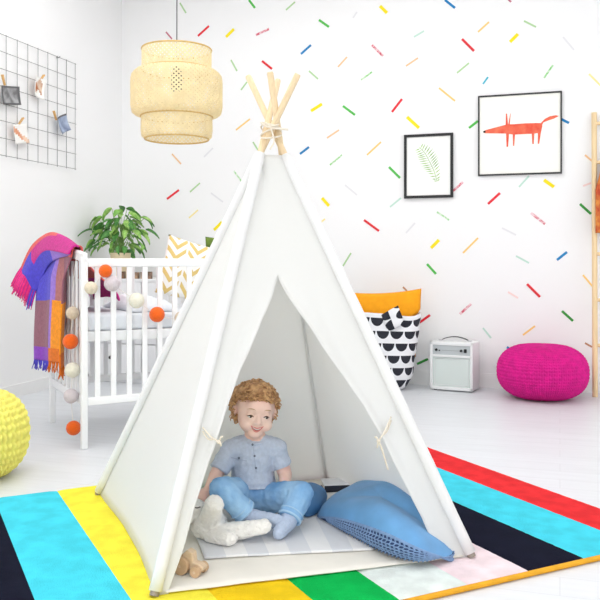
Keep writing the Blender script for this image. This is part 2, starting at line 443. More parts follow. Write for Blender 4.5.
mb.tube(catmull([ap+f*.036-r_*.034+V(0, 0, .02), ap+f*.042-r_*.01+V(0, 0, .004), ap+f*.038+r_*.03+V(0, 0, .014)], 8), .003, n=8)
mb.build('lashing_cord', m_cord, tent)

# ------------------------------------------------------------------ quilt in the tent
ZQ = ZF+.009
m_q = [mat('quilt_white', (240, 240, 240), .9, bump=.15, bscale=40), mat('quilt_grey', (224, 226, 230), .9, bump=.15, bscale=40)]
q = MB()
def QP(u, v):
    a = Vector((-.295, 2.475)).lerp(Vector((.235, 2.55)), u); b_ = Vector((-.45, 3.05)).lerp(Vector((.17, 3.17)), u)
    x, d = a.lerp(b_, v)
    p = cam(x, d, 0); p.z = ZQ + .004 + .003*noise.noise(p*7)
    return p
q.grid(QP, 48, 48, mf=lambda u, v: 1 if int(u*8) % 2 == 0 else 0)
tag(q.build('play_quilt', m_q, mods=[('solid', .006)], origin=cam(-.05, 2.8, ZQ)), 'thin grey and white banded play quilt lying on the tent floor', 'quilt')
ZS = ZQ+.010   # what stands on the quilt

# ------------------------------------------------------------------ blue cushions
def cushion(name, loop, z0, htop, hbot, mtop, mbot, parent=None, floor=None, rings=18, out=0.0, knit=False):
    """cushion from its seam loop: a puffed top cover and an under cover"""
    L = catmull(loop, 8, closed=True); c = sum(L, V(0, 0, 0))/len(L)
    def surf(sgn, h):
        mb = MB(); rgs = []
        for i in range(rings+1):
            r = 1-(i/(rings+.6))
            k = max(0, 1-r**2.6)**.55
            row = []
            for p in L:
                x = c.lerp(p, r) + V(0, 0, sgn*h*k)
                if sgn < 0: x += Vector((p.x-c.x, p.y-c.y, 0))*(out*math.sin(PI*min(1, k*1.1)))
                x.z += sgn*.006*noise.noise(x*11)*k
                if floor is not None: x.z = max(x.z, floor)
                row.append(x)
            rgs.append(row)
        mb.rings(rgs, cap=False); mb._f([v for v in list(mb.bm.verts)[-len(L):]])
        return mb
    return surf, c
m_blue = mat('blue_velvet', (100, 158, 208), .6, var=.12, vscale=9, bump=.25, bscale=14, sheen=.1)
m_knit = mat('blue_crochet', (128, 158, 198), .9, var=.12, vscale=60)
m_knitb = mat('blue_under_cloth', (46, 68, 108), .9)
P1 = [at(318, 516, 2.86), at(335, 518, 2.745), at(353, 522, 2.64), at(385, 533, 2.49), at(417, 548, 2.425), at(438, 556, 2.455), at(453, 559, 2.50), cam(.462, 2.62, .06), cam(.40, 2.76, .10), cam(.325, 2.90, .11), cam(.225, 3.06, .075), cam(.165, 3.02, .065), cam(.10, 2.95, .05)]
surf, c1 = cushion('c', P1, 0, .085, .075, None, None, floor=ZS)
cu = empty('cushion', (c1.x, c1.y, ZS), 0, 'large blue velvet cushion with crocheted underside leaning by the tent flap', 'cushion')
surf(1, .080).build('velvet_cover', m_blue, cu)
L1 = catmull(P1, 8, closed=True)
def outward(L, i, closed=True):
    n = len(L); a = L[(i-1) % n if closed else max(0, i-1)]; b_ = L[(i+1) % n if closed else min(n-1, i+1)]
    d = b_-a; o_ = Vector((d.y, -d.x, 0))
    if o_.length < 1e-6: return V(0, 0, 0)
    o_.normalize()
    return o_ if o_.dot(Vector((L[i].x-c1.x, L[i].y-c1.y, 0))) > 0 else -o_
def under(p, o_, t, lift=0.0):
    h = p.z-ZS-.001
    return p + o_*(.16*h*math.sin(PI*min(1, t*1.15)) - .25*h*max(0, t-.6) + lift) - V(0, 0, h*t)
ub = MB()
ub.rings([[under(p, outward(L1, i), t) for i, p in enumerate(L1)] for t in np.linspace(0, 1, 9)] + [[Vector((c1.x, c1.y, ZS)).lerp(Vector((p.x, p.y, ZS)), .5) for p in L1]], cap=False)
o = ub.build('crochet_cover', m_knitb, cu); o['label'] = 'openwork crochet underside of the cushion'
kb = MB()   # crochet cords lying on the underside below the seam
Lp = catmull(P1[:8], 60); Lo = [outward(Lp, i, False) for i in range(len(Lp))]
cum = [0]
for a, b_ in zip(Lp, Lp[1:]): cum.append(cum[-1]+(b_-a).length)
def onunder(s_, t):
    i = min(len(Lp)-1, max(1, int(np.searchsorted(cum, s_)))); k = min(1, max(0, (s_-cum[i-1])/max(1e-6, cum[i]-cum[i-1])))
    return under(Lp[i-1].lerp(Lp[i], k), Lo[i-1].lerp(Lo[i], k), t, .0016)
step = .0078; nc = int(cum[-1]/step); rows = 6
for r in range(rows):
    kb.tube([onunder(step*i, (r+.15+.22*(i % 2))/rows) for i in range(nc)], .0021, n=5)
for i in range(0, nc, 2):
    kb.tube([onunder(step*(i+(1 if (r % 2) else 0)), (r+.2)/rows) for r in range(rows+1)], .0023, n=5)
kb.build('crochet_cord', m_knit, o)
kb = MB().tube(L1, .0035, n=6, closed=True).build('seam_piping', m_knit, cu)
m_blue2 = mat('dark_blue_velvet', (72, 126, 178), .6, var=.12, vscale=9, bump=.25, bscale=14)
P2 = [cam(.028, 2.845, .045), cam(.07, 2.90, .045), cam(.095, 2.985, .045), cam(.10, 3.08, .05), cam(.04, 3.14, .05), cam(-.02, 3.09, .05), cam(-.03, 2.98, .05), cam(-.005, 2.88, .045)]
surf, c2 = cushion('c', P2, 0, .06, .05, None, None, floor=ZS)
mb = surf(1, .05); m2_ = surf(-1, .04)
t_ = bpy.data.meshes.new('t'); m2_.bm.to_mesh(t_); mb.bm.from_mesh(t_); m2_.bm.free()
bmesh.ops.remove_doubles(mb.bm, verts=mb.bm.verts, dist=.0003)
tag(mb.build('cushion', m_blue2, origin=(c2.x, c2.y, ZS)), 'small plain blue cushion squeezed between the child and the large blue cushion', 'cushion')

# book behind the cushions
bc = cam(.165, 3.225, 0); Mz = Matrix.Rotation(YAW+R(8), 3, 'Z')
bk_ = empty('picture_book', (bc.x, bc.y, ZF+.011), YAW+R(8), 'white book with dark cover edges lying behind the blue cushions', 'book')
m_dk = mat('dark_book_cover', (44, 48, 62), .5); m_pg = mat('book_pages', (238, 236, 230), .8); m_bw = mat('white_book_cover', (236, 238, 242), .45)
MB().box((0, 0, .003), (.15, .10, .005), bevel=.001).build('cover', m_dk, bk_, world=False, smooth='auto')
MB().box((.001, .002, .0165), (.142, .092, .0215)).build('pages', m_dk if False else m_pg, bk_, world=False, smooth=False)
MB().box((0, 0, .030), (.15, .10, .005), bevel=.001).build('cover', m_bw, bk_, world=False, smooth='auto')
MB().box((0, -.0488, .0165), (.15, .003, .0265)).build('spine', m_dk, bk_, world=False, smooth='auto')

# ------------------------------------------------------------------ toddler
m_skin = mat('skin', (250, 216, 200), .5, rgb2=(246, 202, 186), vscale=9, spec=.3)
m_skin.node_tree.nodes['Principled BSDF'].inputs['Subsurface Weight'].default_value = .08
m_skin.node_tree.nodes['Principled BSDF'].inputs['Subsurface Radius'].default_value = (.012, .005, .003)
HC = at(255.5, 408.5, 2.84)
HM = Matrix.Translation(HC) @ Matrix.Rotation(YAW+R(14), 4, 'Z') @ Matrix.Rotation(R(7), 4, 'Y') @ Matrix.Rotation(R(7), 4, 'X')
hp = lambda x, y, z: HM @ V(x, y, z)
HR = HM.to_3x3()
J = dict(pel=at(253, 494, 2.90), hl=at(238, 497, 2.87), hr=at(267, 500, 2.87), sp=at(253, 472, 2.89), ch=at(254, 457, 2.88), nk=at(255, 437.5, 2.86),
         shl=at(231, 450, 2.87), shr=at(276, 449, 2.88), ell=at(217, 473, 2.83), elr=at(285, 474, 2.88), wrl=at(209, 489, 2.745), wrr=at(285, 490, 2.80),
         knl=at(222, 490, 2.66), knr=at(301, 494, 2.74), anl=at(250, 517, 2.685), anr=at(288, 521, 2.67), tol=at(278, 521, 2.655), tor=at(279, 532, 2.62))
b = MB()
b.ell(hp(0, .014, .010), (.070, .082, .070), HR, 24, 16)
b.ell(hp(0, -.012, -.026), (.062, .062, .064), HR, 24, 16)
for s in (-1, 1):
    b.ell(hp(s*.033, -.043, -.043), (.026, .026, .024), HR)
    b.ell(hp(s*.071, .012, -.014), (.008, .016, .022), HR @ Matrix.Rotation(s*.35, 3, 'Z'))
    b.ell(hp(s*.073, .018, -.010), (.006, .012, .014), HR @ Matrix.Rotation(s*.5, 3, 'Z'))
    b.ell(hp(s*.029, -.060, -.004), (.014, .010, .010), HR)              # lids
    b.ell(hp(s*.028, -.058, .018), (.020, .012, .010), HR)               # brow
b.ell(hp(0, -.048, -.074), (.027, .022, .019), HR)
b.ell(hp(0, -.058, .022), (.045, .022, .03), HR)
b.limb(hp(0, -.066, .000), hp(0, -.078, -.022), .008, .0095)
b.ell(hp(0, -.081, -.026), (.0105, .010, .009), HR)
for s in (-1, 1): b.ell(hp(s*.010, -.074, -.029), (.007, .008, .006), HR)
b.limb(hp(0, .012, -.05), J['nk'], .036, .034)
b.limb(J['nk'], J['ch'], .040, .062); b.limb(J['ch'], J['sp'], .062, .066); b.limb(J['sp'], J['pel'], .066, .070)
b.limb(J['shl'], J['shr'], .034, .034)
for k, e, w_ in (('shl', 'ell', 'wrl'), ('shr', 'elr', 'wrr')):
    b.limb(J[k], J[e], .031, .025); b.limb(J[e], J[w_], .025, .018)
for h, k, a, t in (('hl', 'knl', 'anl', 'tol'), ('hr', 'knr', 'anr', 'tor')):
    b.limb(J[h], J[k], .050, .038); b.limb(J[k], J[a], .036, .024); b.limb(J[a], J[t], .022, .016)
# hands: palm, four unequal bent fingers, thumb from the side of the palm
def hand(wr, fwd, up, side, s=1.0):
    fwd = fwd.normalized(); side = (side - fwd*side.dot(fwd)).normalized(); up = side.cross(fwd) if side.cross(fwd).dot(up) > 0 else fwd.cross(side)
    pc = wr + fwd*.022*s
    b.ell(pc, (.019*s, .023*s, .010*s), Matrix((side, fwd, up)).transposed())
    for i, (ln, off) in enumerate(((.024, -.0135), (.029, -.0045), (.027, .0045), (.021, .0125))):
        p0 = wr + fwd*.036*s + side*off*s
        p1 = p0 + (fwd*.95-up*.15).normalized()*ln*.48*s + side*off*.12
        p2 = p1 + (fwd*.65-up*.75).normalized()*ln*.55*s
        p3 = p2 + (fwd*.1-up*1).normalized()*ln*.3*s
        b.limb(p0-fwd*.010*s, p1, .0060*s, .0055*s, n=10); b.limb(p1, p2, .0055*s, .005*s, n=10); b.limb(p2, p3, .005*s, .0045*s, n=10)
    t0 = wr + fwd*.014*s - side*.014*s; t1 = t0 - side*.013*s + fwd*.011*s - up*.004*s; t2 = t1 + fwd*.014*s - side*.002*s - up*.008*s
    b.limb(t0, t1, .0075*s, .0062*s, n=10); b.limb(t1, t2, .0062*s, .0052*s, n=10)
camr = cam(1, 0)
hand(J['wrl'], at(203, 495, 2.715)-J['wrl']+V(0, 0, -.004), V(0, 0, 1)+cam(0, -.6), camr, 1.0)
hand(J['wrr'], cam(-.15, -.6, -.75), cam(0, -1, .5), camr*-1, 1.0)
b.fuse(.0034, it=5)
bvh = BVHTree.FromBMesh(b.bm)
pel = J['pel']
person = b.build('person', m_skin, origin=(pel.x, pel.y, ZS))
tag(person, 'smiling curly haired toddler in blue shirt and jeans sitting inside the tent', 'person')
def onface(x, z, lift=0.0):
    o = hp(x, -.2, z); d = (HR @ V(0, 1, 0))
    h, n_, _, _ = bvh.ray_cast(o, d)
    if h is None: h = hp(x, -.06, z); n_ = HR @ V(0, -1, 0)
    return h - d*lift
m_eyew = mat('eye_white', (240, 236, 232), .25); m_iris = mat('iris', (64, 50, 44), .2); m_lash = mat('lash', (84, 58, 44), .6)
m_brow = mat('eyebrow_hair', (202, 158, 116), .8); m_lip = mat('lip', (222, 138, 130), .45); m_mouth = mat('mouth_inside', (170, 84, 80), .6); m_teeth = mat('teeth', (250, 246, 238), .3)
for s in (-1, 1):
    ec = onface(s*.0285, -.0105)
    ef = HR @ V(0, 1, 0)
    eye = MB().ell(ec+ef*.0045, (.0092, .0062, .0045), HR, 16, 10).build('eye', m_eyew, person)
    MB().ell(ec+ef*.0028+(HR @ V(.0015, 0, -.0006)), (.0054, .0056, .0044), HR, 14, 8).build('iris', m_iris, eye)
    mb = MB()
    mb.tube(catmull([onface(s*.0285+k*.0112, -.0085+.0030*(1-(k*.95)**2)-.002*abs(k), .0008) for k in (-1, -.5, 0, .5, 1)], 4), [.0008+.0019*math.sin(PI*i/16) for i in range(17)], n=6)
    mb.build('eyelash', m_lash, eye)
    mb = MB()
    mb.tube(catmull([onface(s*.029+k*.014, .015+.004*(1-k*k)-.001*k*s, -.0002) for k in (-1, -.5, 0, .5, 1)], 4), [.0006+.0013*math.sin(PI*i/16) for i in range(17)], n=6)
    mb.build('eyebrow', m_brow, person)
# smiling mouth
mo = MB()
def MP(u, v):
    x = (u*2-1)*.0205; k = (u*2-1)**2
    zt = -.0505+.0075*k; zb = -.0605+.0175*k
    if k > .97: zb = zt
    return onface(x, zt+(min(zb, zt)-zt)*v, .0005)
mo.grid(MP, 16, 6)
mouth = mo.build('mouth', m_mouth, person)
MB().grid(lambda u, v: onface((u*2-1)*.0165, (-.0503+.0068*(u*2-1)**2)-v*.0058*(1-.5*(u*2-1)**2), .0011), 14, 3).build('teeth', m_teeth, mouth)
MB().tube(catmull([onface(k*.0225, -.0490+.0075*k*k-(.0012 if abs(k) < .1 else 0), .0006) for k in (-1, -.6, -.25, 0, .25, .6, 1)], 4), [.0008+.0016*math.sin(PI*i/24) for i in range(25)], n=8).build('lip', m_lip, mouth)
MB().tube(catmull([onface(k*.0220, -.0620+.0195*k*k, .0006) for k in (-1, -.6, -.25, 0, .25, .6, 1)], 4), [.0008+.0026*math.sin(PI*i/24) for i in range(25)], n=8).build('lip', m_lip, mouth)
# hair
rnd = random.Random(3)
m_hair = mat('strawberry_blond_hair', (228, 182, 128), .5, rgb2=(178, 126, 82), vscale=70, bump=.6, bscale=150)
hb = MB()
hb.ell(hp(0, .028, .018), (.073, .080, .066), HR, 20, 14)
def scalp():
    while True:
        v = V(rnd.gauss(0, 1), rnd.gauss(0, 1), rnd.gauss(0, 1)).normalized()
        if v.z < -.80: continue
        if v.y < -.22 and v.z < .50: continue
        if v.y < -.05 and v.z < -.1 and abs(v.x) > .6: continue
        return v
def spos(v, k=1.0): return hp(v.x*.074*k, .020+v.y*.084*k, .012+v.z*(.066 if v.z > 0 else .085)*k)
for i in range(150):
    v = scalp(); hb.ell(spos(v, rnd.uniform(1.0, 1.10)), rnd.uniform(.011, .018), nu=8, nv=6)
hb.fuse(.004, it=2, noise_amp=.004, noise_scale=.012)
for i in range(520):
    v = scalp()
    if v.y < -.15 and v.z < .66: continue
    p = spos(v, rnd.uniform(1.04, 1.15))
    t = (V(0, 0, -1)-v*(-v.z)*1.0 + V(rnd.uniform(-.8, .8), rnd.uniform(-.8, .8), rnd.uniform(-.2, .5))*.9)
    t = (HR @ t).normalized(); n_ = (HR @ v).normalized(); s_ = t.cross(n_).normalized()
    L = rnd.uniform(.022, .042); rr = rnd.uniform(.006, .010); tw = rnd.uniform(1.2, 2.2)*2*PI; ph = rnd.uniform(0, 6)
    pts = [p + t*(L*k/12-L*.5) + n_*(rr*math.cos(ph+tw*k/12)-.008*(abs(k-6)/6)**2) + s_*(rr*math.sin(ph+tw*k/12)) for k in range(13)]
    r0 = rnd.uniform(.0022, .0036)
    hb.tube(pts, [r0*(.4+.6*math.sin(PI*(k+.6)/13.2)) for k in range(13)], n=5)
for i in range(110):      # wisps along the hairline and round the ears
    a = -1.25+2.5*(i+rnd.random())/110
    if i % 3: v = V(math.sin(a)*.80, -.62*math.cos(a)-.02, .60-.16*abs(a)**1.5)
    else: v = V(math.copysign(.93, a), rnd.uniform(-.30, .25), rnd.uniform(-.55, .35))
    v = v.normalized(); p = spos(v, rnd.uniform(1.08, 1.15)) + (HR @ V(0, -.017*max(0, math.cos(a)), 0) if i % 3 else V(0, 0, 0))
    t = HR @ V(rnd.uniform(-.5, .5)+.2*v.x, -.15, -1).normalized(); n_ = (HR @ v).normalized(); s_ = t.cross(n_).normalized()
    L = rnd.uniform(.014, .030); rr = rnd.uniform(.005, .009); tw = rnd.uniform(.9, 1.8)*2*PI*rnd.choice((-1, 1)); ph = rnd.uniform(0, 6)
    pts = [p + t*L*(k/12-.25) + n_*(rr*.6*math.cos(ph+tw*k/12)) + s_*(rr*math.sin(ph+tw*k/12)) for k in range(13)]
    r0 = rnd.uniform(.0020, .0034)
    hb.tube(pts, [r0*(.3+.7*math.sin(PI*(k+.6)/13.2)) for k in range(13)], n=5)
hb.build('hair', m_hair, person)
# shirt
m_shirt = mat('blue_grey_linen', (200, 210, 227), .9, var=.06, vscale=90, bump=.25, bscale=55, spec=.1)
m_shirtd = mat('shirt_button', (104, 112, 128), .4)
sh = MB()
fw = cam(0, -1)
sh.limb(J['nk']+V(0, 0, -.012), J['ch'], .047, .073, ca=False); sh.limb(J['ch'], J['sp']+V(0, 0, .01), .073, .078)
sh.tube([J['sp']+V(0, 0, .012), J['sp'].lerp(J['pel'], .5)+fw*.006, J['pel']+V(0, 0, .022)+fw*.016], [.078, .083, .087], n=20)
sh.limb(J['shl'], J['shr'], .040, .041)
sh.limb(J['nk']+V(0, 0, -.02), J['shl'], .044, .038); sh.limb(J['nk']+V(0, 0, -.02), J['shr'], .044, .039)
sh.limb(J['shl'], J['shl'].lerp(J['ell'], .90), .037, .037, cb=False); sh.limb(J['shr'], J['shr'].lerp(J['elr'], .70), .037, .036, cb=False)
sh.fuse(.0038, it=5)
sh.bm.normal_update()
for v in sh.bm.verts:
    k = noise.noise(Vector((v.co.x*22, v.co.y*22, v.co.z*40)))+.6*noise.noise(v.co*65)
    v.co += v.normal*(.0034*k)
bsh = BVHTree.FromBMesh(sh.bm)
shirt = sh.build('shirt', m_shirt, person)
def onshirt(px, py, lift=.001):
    o_ = V(0, 0, EYE); d = (at(px, py, 1)-o_).normalized()
    h, n_, _, _ = bsh.ray_cast(o_, d)
    return (h if h else at(px, py, 2.8)) - d*lift
for px, py in ((252.6, 444.5), (254.6, 456), (256, 468), (239, 458)):
    MB().ell(onshirt(px, py), .0042, nu=10, nv=6).build('button', m_shirtd, shirt)
pk = MB().tube([onshirt(231+i*1.6, 457.5+.35*i if i < 6 else 457.5+.35*i, .0006) for i in range(11)], .0014, n=6)
pk.tube([onshirt(252.8+i*.28, 443+i*2.4, .0004) for i in range(13)], .0010, n=6)
pk.build('pocket_seam', mat('shirt_seam', (176, 187, 207), .9), shirt)
cl = MB(); cpts = []
for i in range(28):
    t = 2*PI*i/28; cpts.append(J['nk']+V(0, 0, -.002) + cam(math.cos(t)*.044, math.sin(t)*.040, .010*math.sin(t)-.002))
cl.tube(cpts, .0055, n=8, closed=True).build('collar', m_shirt, shirt)
# jeans
m_jean = mat('light_blue_denim', (162, 202, 236), .85, rgb2=(116, 166, 216), vscale=10, bump=.35, bscale=50, spec=.1)
jn = MB()
jn.ell(J['pel']+V(0, 0, .002)+fw*.012, (.090, .084, .072), Matrix.Rotation(YAW, 3, 'Z'))
for h, k, a, q_ in (('hl', 'knl', 'anl', .80), ('hr', 'knr', 'anr', .88)):
    jn.limb(J[h]+V(0, 0, .006), J[k], .064 if h == 'hl' else .058, .045); jn.limb(J[k], J[k].lerp(J[a], q_), .045, .038, cb=False)
    e_ = J[k].lerp(J[a], q_); d_ = (J[a]-J[k]).normalized(); jn.tube([e_-d_*.022, e_+d_*.002], [.0405, .0405], n=18)
jn.fuse(.004, it=4)
jn.bm.normal_update()
for v in jn.bm.verts:
    k = noise.noise(Vector((v.co.x*26, v.co.y*26, v.co.z*34)))+.5*noise.noise(v.co*70)
    v.co += v.normal*(.004*k)
    v.co.z = max(v.co.z, ZS+.0005)
jeans = jn.build('jeans', m_jean, person)
for k, a, q_ in (('knl', 'anl', .80), ('knr', 'anr', .88)):
    e_ = J[k].lerp(J[a], q_); d_ = (J[a]-J[k]).normalized(); u_ = d_.orthogonal().normalized(); w_ = d_.cross(u_)
    for off, rr_ in ((.0, .0040), (-.018, .0026)):
        MB().tube([e_+d_*off+(u_*math.cos(t)+w_*math.sin(t))*(.0395 if off == 0 else .0405) for t in np.linspace(0, 2*PI, 29)[:-1]], rr_, n=6, closed=True).build('cuff_hem', mat('denim_hem', (170, 206, 236), .85), jeans)
# socks
m_sock = mat('pale_blue_sock', (186, 200, 222), .95, var=.06, vscale=120, bump=.3, bscale=160)
for a, t, k in (('anl', 'tol', 'knl'), ('anr', 'tor', 'knr')):
    so = MB(); A, T, K = J[a], J[t], J[k]
    d_ = (T-A).normalized()
    so.limb(A.lerp(K, .30), A, .030, .029); so.limb(A-d_*.012+V(0, 0, -.010), T+V(0, 0, -.004), .026, .0205); so.limb(A, T, .028, .022)
    so.fuse(.0035, it=5, noise_amp=.002, noise_scale=.012)
    for v in so.bm.verts: v.co.z = max(v.co.z, ZS+.0005)
    so.build('sock', m_sock, person)

# ------------------------------------------------------------------ white plush toy
m_pl = mat('white_plush', (252, 250, 245), .95, var=.04, vscale=50, bump=.6, bscale=170, sheen=.2)
pm = MB()
pm.ell(at(209, 524, 2.66), (.062, .055, .056), Matrix.Rotation(YAW, 3, 'Z'))
pm.limb(at(210, 519, 2.63), at(214, 505, 2.575), .036, .032)
pm.limb(at(222, 533, 2.62), at(262, 527, 2.60), .033, .024); pm.ell(at(264, 526, 2.598), (.026, .022, .024))
pm.limb(at(212, 537, 2.62), at(230, 538, 2.56), .028, .024)
pm.fuse(.0042, it=3, noise_amp=.0035, noise_scale=.011)
for v in pm.bm.verts: v.co.z = max(v.co.z, ZS+.0005)
c_ = at(209, 524, 2.66)
plush = pm.build('plush_toy', m_pl, origin=(c_.x, c_.y, ZS))
tag(plush, 'floppy white plush animal lying at the toddler\'s hand by the tent flap', 'plush toy')
hm = MB(); hc = at(194, 511, 2.665)
hm.ell(hc, (.046, .044, .042)); hm.limb(hc, at(186, 520, 2.62), .026, .02)
hm.limb(at(190, 505, 2.70), at(181, 494, 2.72), .018, .014)
hm.fuse(.0042, it=3, noise_amp=.003, noise_scale=.011)
head = hm.build('head', m_pl, plush)
tk = cam(0, -1)
MB().tube([at(195+i*1.1, 507.5+.4*math.sin(i), 2.6185) for i in range(6)], .002, n=6).build('eye', mat('plush_thread', (70, 64, 60), .6), head)

# ------------------------------------------------------------------ wooden toy
wt = at(190, 576, 2.375); wz = ZF+.006
toy = empty('wooden_toy', (wt.x, wt.y, wz), YAW-R(24), 'small pale wooden push-along toy on round wheels beside the tent foot', 'toy')
m_wd = mat('pale_beech', (222, 196, 164), .55, var=.08, vscale=30, stretch=(1, 5, 5)); m_wd2 = mat('beech_end_grain', (206, 172, 136), .55, var=.06, vscale=40)
tb = MB()
prof = [(-.040, .016), (.058, .016), (.066, .028), (.046, .040), (.022, .042), (.018, .072), (-.004, .080), (-.020, .066), (-.022, .046), (-.044, .038)]
vs = [[V(x*.82, y, z*.9) for x, z in prof] for y in (-.014, .014)]
tb.rings(vs); tb.build('body', m_wd, toy, world=False, smooth='auto', mods=[('bev', .003)])
for x in (-.018, .032):
    for y in (-.0225, .0225):
        r_w = .0265 if x < 0 else .016
        wl = MB().tube([V(x, y-.007, r_w), V(x, y+.007, r_w)], r_w, n=28).build('wheel', m_wd2, toy, world=False, smooth='auto', mods=[('bev', .0015)])
        MB().tube([V(x, y-.0085, r_w), V(x, y+.0085, r_w)], .004, n=12).build('axle_pin', m_wd, wl, world=False, smooth='auto')

# ------------------------------------------------------------------ knitted poufs
def pouf(name, c, R0, H, ncol, nrow, amp, m, label, rz=0, sub=6, tilt=0):
    mb = MB(); nu = ncol*sub; nv = int(nrow*sub)
    def P(u, v):
        ph = 2*PI*u; th = PI*(.008+.984*v)
        st, ct = math.sin(th), math.cos(th)
        r = R0*abs(st)**.72; z = H/2 + H/2*(abs(ct)**.86)*(1 if ct > 0 else -1)
        a = (u*ncol) % 1; bb = v*nrow
        s_ = a*2; side = 0 if s_ < 1 else 1; x = s_ % 1
        y = (bb + (x if side == 0 else 1-x)*.55) % 1
        h = math.sin(PI*x)**.55 * (.12+.88*math.sin(PI*y)**.6)
        k = amp*h*min(1, abs(st)*2.2)
        nx = V(st*math.cos(ph), st*math.sin(ph), ct*1.1)
        p = V(r*math.cos(ph), r*math.sin(ph), z) + nx*k
        p.z = max(p.z, 0)
        return p
    vs_ = mb.gridv(P, nu, nv); mb._f(vs_[0][:-1]); mb._f(vs_[-1][:-1]); bmesh.ops.remove_doubles(mb.bm, verts=mb.bm.verts, dist=.0002)
    o = mb.build(name, m, smooth=True); o.location = c; o.rotation_euler = (0, 0, rz)
    return tag(o, label, 'pouf')
yc_ = cam((-29-300)/800*3.5, 3.5)
pouf('knitted_pouf', (yc_.x, yc_.y, .001), .232, .372, 30, 19, .016, mat('yellow_cotton_knit', (254, 242, 122), .85, var=.10, vscale=25, bump=.3, bscale=120), 'bright yellow chunky knitted pouf on the bare floor near the wire grid wall', sub=8)
pouf('knitted_pouf', (-.115, 5.755, .001), .298, .365, 60, 30, .011, mat('magenta_cotton_knit', (226, 16, 144), .85, var=.12, vscale=25, bump=.3, bscale=120), 'magenta knitted pouf on the floor beside the leaning ladder', sub=6)

# ------------------------------------------------------------------ amplifier
a0 = V(-.905, 5.857, 0); a1 = V(-.592, 5.812, 0); arz = math.atan2(a1.y-a0.y, a1.x-a0.x); AW = (a1-a0).length; AD, AH = .205, .355
amp = empty('guitar_amplifier', a0, arz, 'small white box amplifier standing between the patterned sack and the magenta pouf', 'amplifier')
m_aw = mat('white_amp_vinyl', (240, 242, 242), .5, bump=.05, bscale=300); m_ag = mat('pale_grille_cloth', (222, 232, 228), .85, bump=.3, bscale=500); m_ap = mat('grey_control_panel', (196, 202, 204), .4, metal=.2); m_ab = mat('black_knob', (24, 24, 26), .4)
mb = MB(); z0 = .008
t_ = .020
mb.span((0, .02, z0), (AW, AD, AH), bevel=.006)                 # body behind
mb.span((0, 0, z0), (AW, .026, z0+.024), bevel=.004).span((0, 0, AH-.024), (AW, .026, AH), bevel=.004)
mb.span((0, 0, z0), (t_, .026, AH), bevel=.004).span((AW-t_, 0, z0), (AW, .026, AH), bevel=.004).span((.01, .0, .245), (AW-.01, .024, .262), bevel=.003)
mb.build('cabinet', m_aw, amp, world=False, smooth='auto')
g = MB().span((t_, .012, .03), (AW-t_, .024, .247)).build('grille', m_ag, amp, world=False, smooth=False)
pp = MB()
x0, x1, zz0, zz1 = t_+.012, AW-t_-.012, .044, .234
pp.tube([V(x0, .010, zz0), V(x1, .010, zz0), V(x1, .010, zz1), V(x0, .010, zz1)], .0022, n=6, closed=True); pp.build('grille_piping', m_aw, g, world=False)
cp = MB().span((t_, .010, .260), (AW-t_, .024, AH-.022)).build('control_panel', m_ap, amp, world=False, smooth=False)
for x, r_ in ((.046, .0095), (.230, .0095)):
    MB().tube([V(x, .010, .296), V(x, .002, .296), V(x, -.006, .296)], [r_, r_, r_*.8], n=18).build('knob', m_ab, cp, world=False, smooth='auto')
MB().span((.246+.006, -.002, .283), (.270, .011, .309), bevel=.002).build('switch', m_ab, cp, world=False, smooth='auto')
MB().tube([V(.070, .011, .292), V(.070, .004, .292)], .005, n=14).build('jack_socket', m_ab, cp, world=False, smooth='auto')
MB().span((.088, .009, .2925), (.212, .011, .2955)).build('panel_line', mat('panel_print', (150, 156, 158), .5), cp, world=False, smooth=False)
hd = MB(); hpts = [V(AW/2+(u-.5)*.20, .115, AH+.002+.026*math.sin(PI*u)**.75) for u in np.linspace(0, 1, 21)]
hd.rings([[p+V(0, s*.012, 0)+V(0, 0, t) for s, t in ((-1, 0), (1, 0), (1, .006), (-1, .006))] for p in hpts]); h_ = hd.build('handle', m_ab, amp, world=False, smooth='auto', mods=[('bev', .002)])
for s in (-1, 1): MB().box((AW/2+s*.108, .115, AH+.004), (.03, .028, .010), bevel=.003).build('handle_end', mat('handle_metal', (205, 205, 208), .35, metal=.6), h_, world=False, smooth='auto')
for x in (.03, AW-.03):
    for y in (.04, AD-.03): MB().tube([V(x, y, 0), V(x, y, z0+.002)], .011, n=14).build('foot', m_ab, amp, world=False, smooth='auto')

# ------------------------------------------------------------------ patterned sack with orange cushion
sk_c = V(-1.235, 5.815, 0); SRZ = R(2)
m_sk = bpy.data.materials.new('scallop_print'); m_sk.use_nodes = True
nt = m_sk.node_tree; N = nt.nodes; Lk = nt.links; bs = N['Principled BSDF']; bs.inputs['Roughness'].default_value = .9
uvn = N.new('ShaderNodeUVMap'); sep = N.new('ShaderNodeSeparateXYZ'); Lk.new(uvn.outputs[0], sep.inputs[0])
def mth(op, a, b=None, c=None):
    n = N.new('ShaderNodeMath'); n.operation = op
    for i, x in enumerate((a, b, c)):
        if x is None: continue
        if isinstance(x, (int, float)): n.inputs[i].default_value = x
        else: Lk.new(x, n.inputs[i])
    return n.outputs[0]
yy = mth('DIVIDE', sep.outputs[1], .088); row = mth('FLOOR', yy); fy = mth('FRACT', yy)
xx = mth('ADD', mth('DIVIDE', sep.outputs[0], .094), mth('MULTIPLY', row, .43)); fx = mth('SUBTRACT', mth('FRACT', xx), .5)
ydn = mth('SUBTRACT', .94, fy)                                            # distance below the flat edge
inside = mth('MULTIPLY', mth('LESS_THAN', mth('ADD', mth('POWER', mth('MULTIPLY', fx, 1.0), 2), mth('POWER', mth('MULTIPLY', ydn, .72), 2)), .21), mth('GREATER_THAN', ydn, 0))
mxc = N.new('ShaderNodeMix'); mxc.data_type = 'RGBA'; Lk.new(inside, mxc.inputs[0])
